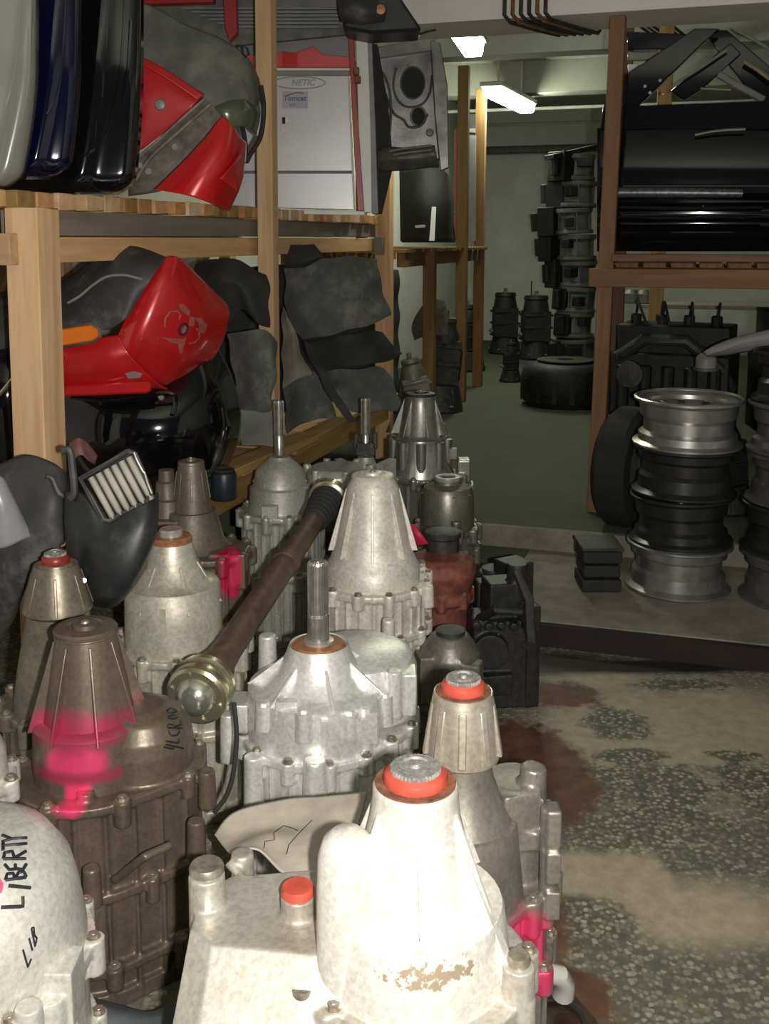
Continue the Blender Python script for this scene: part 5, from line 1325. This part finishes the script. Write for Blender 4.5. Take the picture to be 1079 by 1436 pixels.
def wheel(label, p, kind, flip, group, sc=1.0, h=.172, tilt=(0, 0)):
    rim, disc, nut = SETS[kind]
    t = thing('steel_wheel', label, 'wheel', p, group)
    t.rotation_euler = (tilt[0], tilt[1], random.uniform(0, 6))
    for nm, me in (('rim', rim), ('disc', disc)):
        o = obj(nm, me, None, t); o.scale = (sc, sc, 1)
        if flip: o.rotation_euler.x = PI; o.location.z = h
        if nm == 'disc': solid(o, .004); dsc = o
    if not flip:
        for k in range(5):
            o = obj('stud_hole', nut, None, dsc); o.location = (.056 * math.cos(k * 1.2566), .056 * math.sin(k * 1.2566), .1195)
    return t
base = atZ(948, 822, .08)
names = ['bottom grey steel wheel of the full stack on the concrete step', 'black steel wheel second from the bottom in the full stack', 'black steel wheel directly under the top wheel of the full stack', 'bright grey steel wheel on top of the full stack with its rim open upward']
z = .08
for k in range(4):
    wheel(names[k], (base.x + .004 * k + .006, base.y + .004, z), ('wheel_steel', 'wheel_black', 'wheel_black', 'wheel_steel')[k], k in (0, 2), 'stacked steel wheels', (1.0, .97, .98, 1.02)[k], tilt=((.012, -.01), (-.012, .014), (.01, .016), (.006, .02))[k])
    z += .1745
b2 = atZ(1112, 838, .08); z = .08
nm2 = ['bottom', 'second', 'third', 'fourth', 'top']
for k in range(5):
    wheel(['dull dark wheel at the foot of the stack beside the full stack', 'black wheel second from the foot of the stack beside the full stack', 'dull wheel in the middle of the stack beside the full stack', 'dull wheel second from the top beside the full stack', 'black wheel at the top of the stack under the pale fender edge'][k],
          (b2.x + (.004, -.004, .006, .0, .01)[k], b2.y, z), ('wheel_dull', 'wheel_black', 'wheel_dull', 'wheel_dull', 'wheel_black')[k], k % 2 == 0, 'stacked steel wheels', (1.0, .98, 1.0, .99, 1.0)[k])
    z += .1745
# pale fender edge sticking out above the second stack
t = thing('fender_strip', 'pale grey curved fender edge jutting over the second wheel stack', 'fender', atY(1060, 480, 3.75))
loft('skin', [[(988, 494, 3.8), (1005, 484, 3.76), (1040, 472, 3.74), (1100, 460, 3.74), (1170, 455, 3.76)], [(992, 497, 3.78), (1015, 490, 3.72), (1045, 480, 3.70), (1100, 472, 3.70), (1170, 466, 3.72)], [(994, 499, 3.80), (1020, 497, 3.76), (1050, 492, 3.74), (1100, 486, 3.74), (1170, 482, 3.76)]], 30, 8, plain('pale_grey_paint', (0.30, 0.30, 0.30), .4, 0, .1, 6, .4), t, .004)
# tyre leaning behind, black crate
tyre('upright tyre with dull grey rim leaning behind the full wheel stack', 884, 655, 4.18, .25, .15, (PI / 2, 0, .95))
t = thing('plastic_crate', 'low black ribbed plastic crate beside the full wheel stack', 'crate', atZ(838, 822, .08))
w_, d_, h_ = .14, .16, .155
for k in range(3):
    b = MB(); b.box((0, 0, .026 + k * .052), (w_ - (k % 2) * .008, d_ - (k % 2) * .008, .044)); bevel(b.build('tier', M['rubber'], t), .006)
b = MB(); b.box((0, 0, .16), (w_ + .01, d_ + .01, .012)); bevel(b.build('lid', M['dark_iron'], t), .004)

# ---- black door lying on the rack above, window frames of others behind it
t = thing('car_door_shell', 'large glossy black car door lying on its edge along the reddish rack', 'car door', room(.2, 4.5, 1.26))
def vq(x, y, v): return atV(x, y, v)
def fnD(u, v):
    x = 838 + 262 * u; y = 352 - 172 * v
    dep = 4.50 + .05 * (v - .55) ** 2 * 3 + .03 * (u - .4) ** 2
    for (c, w0, a) in ((.47, .03, -.018), (.36, .018, .012), (.27, .015, -.008), (.20, .012, -.008)): dep += a * math.exp(-((v - c) / w0) ** 2)
    return atV(x, y, dep)
gridsheet('skin', fnD, 40, 70, M['black_gloss'], t, .005)
def tubeV(name, pts, v, r, mat, par, closed=False):
    b = MB(); b.tube([atV(x, y, v) for (x, y) in pts], r, 8, closed); return b.build(name, mat, par, world=True)
M['moulding'] = plain('grey_moulding', (0.16, 0.16, 0.17), .3, .6, .5, 60, bmp=.5)
b = MB()
for (y, r) in ((270, .022),): b.tube([atV(846, y, 4.475), atV(940, y, 4.47), atV(1042, y + 1, 4.475)], [r, r, r * .8], 12)
b.build('side_moulding', M['moulding'], t, world=True)
for (y, r) in ((292, .008), (305, .008)): tubeV('body_crease', [(852, y - 3), (870, y), (960, y + 1), (1070, y)], 4.478, r, M['black_gloss'], t)
tubeV('pulled_handle', [(975, 189), (1000, 184), (1020, 182), (1046, 181)], 4.49, .006, M['chrome'], t)
quadv = lambda name, pts, v, th, mat, par: (lambda vs: bevel(MB().add(vs + [p + room(0, th) for p in vs], [list(range(len(vs))), [len(vs) + i for i in range(len(vs))][::-1]] + [(i, (i + 1) % len(vs), len(vs) + (i + 1) % len(vs), len(vs) + i) for i in range(len(vs))]).build(name, mat, par, world=True, ang=30), .004, 1))([atV(x, y, v) for (x, y) in pts])
quadv('belt_line', [(846, 150), (1100, 140), (1100, 182), (842, 182)], 4.52, .06, M['black_gloss'], t)
quadv('window_pillar', [(846, 152), (858, 118), (975, 40), (1010, 40), (985, 62), (905, 140), (890, 152)], 4.54, .04, M['black_gloss'], t)
for (x, y) in ((905, 121), (926, 113), (930, 132), (912, 130)): b = MB(); b.lathe([(0, 0), (.008, 0), (.006, .006), (0, .007)], 10, atV(x, y, 4.535), RX); b.build('hinge_bolt', M['steel'], t, world=True)
t2 = thing('car_door_shell', 'second black car door frame crossing behind the large black door', 'car door', room(.3, 4.62, 1.26))
quadv('door_skin', [(850, 160), (1100, 150), (1100, 345), (850, 345)], 4.70, .03, M['black_gloss'], t2)
quadv('window_pillar', [(985, 42), (1020, 42), (1100, 110), (1100, 150), (1060, 140)], 4.66, .04, M['black_gloss'], t2)
quadv('window_pillar', [(940, 128), (1025, 60), (1040, 75), (985, 125), (960, 140)], 4.64, .03, M['black_gloss'], t2)
for (pts, m, r) in (([(944, 119), (980, 97), (1020, 70)], 'edge_seal', .006), ([(1008, 104), (1035, 120), (1072, 140)], 'edge_seal', .015), ([(1044, 86), (1062, 97), (1082, 112)], 'zinc', .010), ([(983, 124), (1005, 125), (1026, 126)], 'zinc', .006), ([(1032, 42), (1055, 54), (1082, 70)], 'edge_seal', .006)):
    tubeV('window_trim', pts, 4.60, r, M[m], t2)
t3 = thing('blue_body_panel', 'dark blue panel wedged high at the back of the reddish rack', 'car panel', room(.2, 5.0, 1.9))
quadv('panel', [(880, 44), (965, 48), (955, 68), (880, 70)], 5.0, .03, M['blue_paint'], t3)
quadv('grey_strip', [(880, 73), (928, 73), (912, 84), (880, 85)], 5.0, .03, M['edge_seal'], t3)
quadv('cream_corner', [(880, 90), (898, 90), (882, 106)], 5.0, .03, M['white_trim'], t3)

# ---- heap of dark engines and gearboxes under the rack
def gearbox(label, p, s, mat, seed, cat='gearbox', name='old_gearbox', tilt=0.0, tall=.55, wide=1.0):
    rnd = random.Random(seed)
    t = thing(name, label, cat, p)
    T = Matrix.Scale(s, 4) @ Matrix.Rotation(tilt, 4, 'Y')
    b = MB(); r = .13
    b.lathe([(0, 0), (r * 1.25, 0), (r * 1.3, .02), (r * 1.22, .05), (r, .14), (r * .95, .17), (0, .17)], 22)
    for k in range(7): b.rib(k * .9, [(r * .6, .02), (r * 1.28, .03), (r * 1.0, .16), (r * .6, .16)], .012)
    b.v = [T @ v for v in b.v]; bevel(b.build('bell_housing', mat, t), .003, 1)
    b = MB(); b.box((0, 0, .17 + tall * .25), (r * 1.5 * wide, r * 1.35 * wide, tall * .5), rnd.uniform(0, .4))
    for k in range(3): b.box((0, 0, .19 + k * tall * .2), (r * 1.6 * wide, r * 1.45 * wide, .02), .15)
    b.cyl((r * .7, 0, .2), (r * .7, 0, .17 + tall * .4), .035, n=12)
    b.v = [T @ v for v in b.v]; bevel(b.build('gear_casing', mat, t), .004, 1)
    b = MB(); z0 = .17 + tall * .5
    b.lathe([(0, z0 - .01), (r * .75 * wide, z0 - .01), (r * .72 * wide, z0 + .03), (r * .5 * wide ** 2, z0 + tall * .18), (r * .55 * wide ** 2, z0 + tall * .2), (r * .5 * wide ** 2, z0 + tall * .25), (0, z0 + tall * .25)], 20)
    b.v = [T @ v for v in b.v]; b.build('tail_housing', mat, t)
    b = MB(); b.cyl((.0, 0, z0 + tall * .2), (0, 0, z0 + tall * .33), .018, n=12); b.v = [T @ v for v in b.v]; b.build('output_shaft', M['grey_iron'], t)
    b = MB(); b.cyl((-r * .5, .02, .2), (-r * 1.2, .02, .24), .02, n=10); b.v = [T @ v for v in b.v]; b.build('side_stub', M['grey_iron'], t)
    for k in range(6):
        o = bolt(t, T @ Vector((r * 1.22 * math.cos(k * 1.05), r * 1.22 * math.sin(k * 1.05), .05)), s * 1.2)
    return t
DI, GI = M['dark_iron'], M['grey_iron']
lowm = plain('sooty_iron', (0.013, 0.013, 0.0125), .6, .3, .6, 25, dust=((0.045, 0.043, 0.038), .62), bmp=.4)
HE = [('grey-flecked gearbox at the left end of the heap under the rack', 868, 500, 4.75, .6, .16, DI),
      ('small iron gearbox lying in front of the heap behind the full stack', 935, 560, 4.42, .55, .16, DI), ('small sooty gearbox in the heap above the second wheel stack', 1030, 560, 4.35, .7, .16, lowm)]
for k, (lb, x, y, Y, s, z0, m) in enumerate(HE):
    p = atY(x, y, Y); gearbox(lb, (p.x, p.y, z0), s, m, k, tilt=(0, .1, -.1)[k])
t = thing('storage_board', 'dim plank shelf holding small parts at the back of the heap', 'shelf', room(.2, 5.6, .16))
for (z, m) in ((.75, 'wood_grey'), (.98, 'wood_grey')):
    b = MB(); b.box(room(.25, 5.62, z) , (1.1, .3, .02), -TH); bevel(b.build('board', M[m], t, world=True), .003, 1)
for u in (-.2, .7):
    b = MB(); b.box(room(u, 5.7, .58), (.03, .03, .84), -TH); b.build('leg', M['wood_grey'], t, world=True)
for k, (x, y) in enumerate(((885, 455), (903, 452), (892, 477), (908, 478), (990, 520))):
    p = atV(x, y, 5.55 if k < 4 else 4.3)
    if k < 4:
        tt = thing('small_part', 'small pale metal part on the dim plank shelf', 'car part', (p.x, p.y, .99 if k < 2 else .76), 'small parts on the plank shelf')
    else:
        tt = thing('small_part', 'small bright metal cup catching light in the heap behind the wheels', 'car part', (p.x, p.y, p.z))
    b = MB(); b.lathe([(0, 0), (.04, 0), (.042, .05), (.025, .07), (0, .075)], 14); b.build('cup', M['grey_iron' if k < 4 else 'edge_seal'], tt)
    b = MB(); b.lathe([(.038, .0), (.05, .004), (.05, .012), (.038, .014)], 14, closed=True); b.build('flange', M['grey_iron'], tt)

# ---- whole engines behind the wheels
def engine(label, u, v, s, seed):
    rnd = random.Random(seed)
    t = thing('car_engine', label, 'engine', room(u, v, .16))
    R_ = Matrix.Scale(s, 4) @ Matrix.Rotation(-TH + rnd.uniform(-.2, .2), 4, 'Z')
    def part(name, mb, mat=lowm, bv=.006):
        mb.v = [R_ @ p for p in mb.v]; return bevel(mb.build(name, mat, t), bv, 1)
    b = MB(); b.box((0, 0, .14), (.42, .30, .28)); part('oil_pan', b)
    blk = MB(); blk.box((0, 0, .46), (.52, .38, .38))
    for k in range(5): blk.cyl((-.2 + k * .1, -.2, .34), (-.2 + k * .1, -.2, .6), .03, n=10)
    part('block', blk)
    b = MB(); b.box((0, 0, .71), (.5, .26, .13))
    for k in range(4): b.cyl((-.18 + k * .12, -.05, .76), (-.18 + k * .12, -.05, .82), .025, n=10)
    part('cylinder_head', b)
    b = MB(); b.lathe([(0, 0), (.09, 0), (.095, .01), (.08, .02), (.095, .03), (.09, .04), (0, .045)], 24, (.05, -.21, .42), RX); part('pulley', b, M['dark_iron'], .001)
    b = MB(); b.lathe([(0, 0), (.06, 0), (.06, .04), (0, .045)], 20, (-.16, -.21, .56), RX); part('water_pump', b, M['dark_iron'], .001)
    b = MB(); b.tube([(-.24, -.16, .62), (-.1, -.24, .72), (.08, -.24, .72), (.22, -.18, .60), (.26, -.1, .5)], .028, 10); part('manifold', b, M['dark_iron'], .001)
    for k in range(4):
        b = MB(); b.tube([(-.18 + k * .12, -.05, .81), (-.16 + k * .12, -.12, .88), (-.1 + k * .1, -.2, .78)], .007, 6); part('ignition_lead', b, M['rubber'], .001)
    return t
engine('sooty car engine under the rack directly behind the full wheel stack', -.10, 4.95, 1.0, 1)
engine('sooty car engine under the rack behind the pale fender edge', .54, 4.95, 1.1, 2)
engine('sooty car engine deepest under the right end of the rack', 1.24, 5.0, 1.1, 3)

# ================================================================== FAR AISLE
p = atY(708, 488, 10.6); gearbox('far upright gearbox against the white back wall, nearer the rack uprights', (p.x, p.y, .16), 1.0, lowm, 31, tall=.6, wide=1.25)
p = atY(751, 488, 10.1); gearbox('far upright gearbox with a thin spike on top against the white back wall', (p.x, p.y, .16), 1.02, lowm, 32, tall=.58, wide=1.3)
b = MB(); b.cyl((p.x - .05, p.y, .75), (p.x - .05, p.y, .92), .006, n=8); tag(b.build('thin_rod', lowm), 'thin upright rod standing behind the far spiked gearbox', 'rod')
# leaning tower of gearbox parts at the pillar
px_ = [(800, 8.0, .16)]
M['far_grey'] = plain('far_grey_casting', (0.13, 0.14, 0.12), .6, .2, .3, 20, bmp=.3)
tw = atY(806, 500, 8.1)
for k in range(9):
    t = thing('gear_casing', ['lowest grey casing of the tower behind the rack post', 'second lowest casing of the tower behind the rack post', 'third lowest casing of the tower behind the rack post', 'fourth lowest casing of the tower behind the rack post',
        'middle casing of the tower behind the rack post', 'fourth casing from the top of the tower behind the rack post', 'third casing from the top of the tower with a jutting black arm', 'second casing from the top of the tower behind the rack post', 'topmost casing of the tower with a long black tilted plate'][k],
        'gearbox part', (tw.x + .012 * math.sin(k * 2) - (.03 if k > 5 else 0), tw.y, .16 + k * .2), 'tower of castings')
    t.rotation_euler = (random.uniform(-.03, .03), random.uniform(-.05, .05), random.uniform(-.5, .5))
    b = MB(); b.lathe([(0, 0), (.15, 0), (.155, .012), (.15, .03), (.125, .04), (.12, .14), (.15, .165), (.15, .195), (0, .195)], 20)
    for q in range(6): b.rib(q * 1.05 + k, [(.1, .03), (.145, .03), (.145, .17), (.1, .17)], .01)
    b.build('casing', M['far_grey'], t)
    b = MB(); q_ = .07 * (k > 3) + .05 * (k in (5, 6)); b.box((-.12 - q_ / 2, -.03, .1), (.09 + q_, .13, .17 + .05 * (k > 3)), .23 * k); b.cyl((-.16 - q_, -.06, .03), (-.17 - q_, -.06, .17), .035, n=10); b.box((-.02, -.15, .09 + .02 * (k % 3)), (.12, .06, .07), .3 * k)
    bevel(b.build('black_arm', lowm, t), .006)
    if k == 8:
        b = MB(); b.box((-.03, -.05, .22), (.42, .12, .035)); b.v = [Matrix.Rotation(-.22, 4, 'Y') @ v for v in b.v]; bevel(b.build('tilted_plate', lowm, t), .004)
# big round drum and floor clutter
p = atZ(795, 570, .16)
t = thing('iron_drum', 'wide low dark iron drum on the green floor behind the rack post', 'car part', (p.x, p.y + .1, .16))
b = MB(); b.lathe([(0, .30), (.18, .31), (.26, .29), (.30, .25), (.31, .2), (.30, .06), (.27, 0), (0, 0)], 36)
for k in range(16): b.rib(k * .3927, [(.25, .02), (.312, .04), (.312, .2), (.25, .26)], .035)
b.build('drum', lowm, t)
b = MB(); b.lathe([(.06, .30), (.2, .315), (.2, .322), (.06, .322)], 30, closed=True); b.build('top_plate', DI, t)
p = atZ(716, 535, .16); gearbox('small dark casting on the green floor beside the iron drum', (p.x, p.y, .16), .55, lowm, 41)
for k, (lb, x, y, Y, s) in enumerate((('dusty gearbox standing at the foot of the deeper rack', 612, 540, 7.0, 1.1), ('dark gearbox lying lowest before the deeper rack', 596, 600, 6.1, .8), ('dim gearbox between the far rack uprights', 655, 500, 9.2, 1.0))):
    p = atY(x, y, Y); gearbox(lb, (p.x, p.y, .16), s, (DI, M['alu_grime'], lowm)[k], 50 + k, tilt=(.1, -.2, 0)[k])
p = atY(605, 425, 6.8)
mat_('canvas_bundle', 'pale dusty cloth thrown over the gearbox by the deeper rack', [[(585, 440, 6.9), (600, 420, 6.8), (622, 420, 6.8)], [(578, 462, 6.8), (600, 445, 6.7), (630, 448, 6.75)], [(580, 478, 6.8), (605, 470, 6.7), (628, 468, 6.75)]], M['grimy'], 'cloth')
# bottom right: dark hose and rusty scrap at the foot of the grey case
t = thing('hose_end', 'clear plastic hose end lying on rusty scrap beside the grey case', 'hose', atZ(770, 1370, .05))
b = MB(); b.tube([atZ(735, 1372, .10), atZ(762, 1362, .11), atZ(785, 1368, .10), atZ(792, 1380, .07), atZ(790, 1395, .045)], [.016, .017, .017, .018, .019], 14); b.build('hose', plain('cloudy_plastic', (0.5, 0.48, 0.44), .2, 0, .1, 10), t, world=True)
b = MB(); b.lathe([(.012, 0), (.02, 0), (.02, .012), (.012, .012)], 18, atZ(790, 1396, .038), closed=True); b.build('ring', M['grey_iron'], t, world=True)
t = thing('metal_plate', 'dark oily metal plate lying on the floor at the foot of the grey case', 'metal plate', atZ(790, 1420, 0))
b = MB(); P0 = [atZ(x, y, 0) for (x, y) in ((735, 1372), (770, 1372), (800, 1400), (835, 1440), (850, 1470), (735, 1480))]
b.prism([p.to_2d()[:] for p in P0], 0.001, .018); bevel(b.build('plate', plain('oily_plate', (0.05, 0.028, 0.02), .35, .3, .5, 20, bmp=.3), t, world=True), .003, 1)
b = MB(); b.tube([atZ(752, 1404, .022), atZ(790, 1400, .022), atZ(815, 1422, .022), atZ(825, 1445, .022)], .004, 8); b.build('edge_wire', M['rubber'], t, world=True)
t = thing('dark_cloth', 'blue-grey greasy cloth crumpled at the foot of the brown case', 'cloth', atZ(150, 1420, 0))
loft('cloth', [[(70, 1405, 1.46), (110, 1398, 1.47), (170, 1412, 1.45), (215, 1420, 1.44), (262, 1395, 1.50)], [(70, 1425, 1.40), (120, 1412, 1.40), (170, 1425, 1.40), (220, 1432, 1.40), (262, 1410, 1.44)], [(70, 1470, 1.36), (120, 1460, 1.36), (170, 1465, 1.36), (220, 1462, 1.36), (262, 1450, 1.38)]], 24, 12, plain('greasy_cloth', (0.07, 0.085, 0.09), .85, 0, .3, 30), t, .003)
t = thing('rubber_cable', 'thin black cable looping down beside the splined-shaft case', 'cable', atY(335, 1100, 1.75))
b = MB(); b.tube([atY(*bez([(328, 985, 1.80), (332, 1030, 1.78), (328, 1080, 1.76), (318, 1115, 1.75), (300, 1140, 1.74)], k / 24)) for k in range(25)], .0045, 8); b.build('cable', M['rubber'], t, world=True)
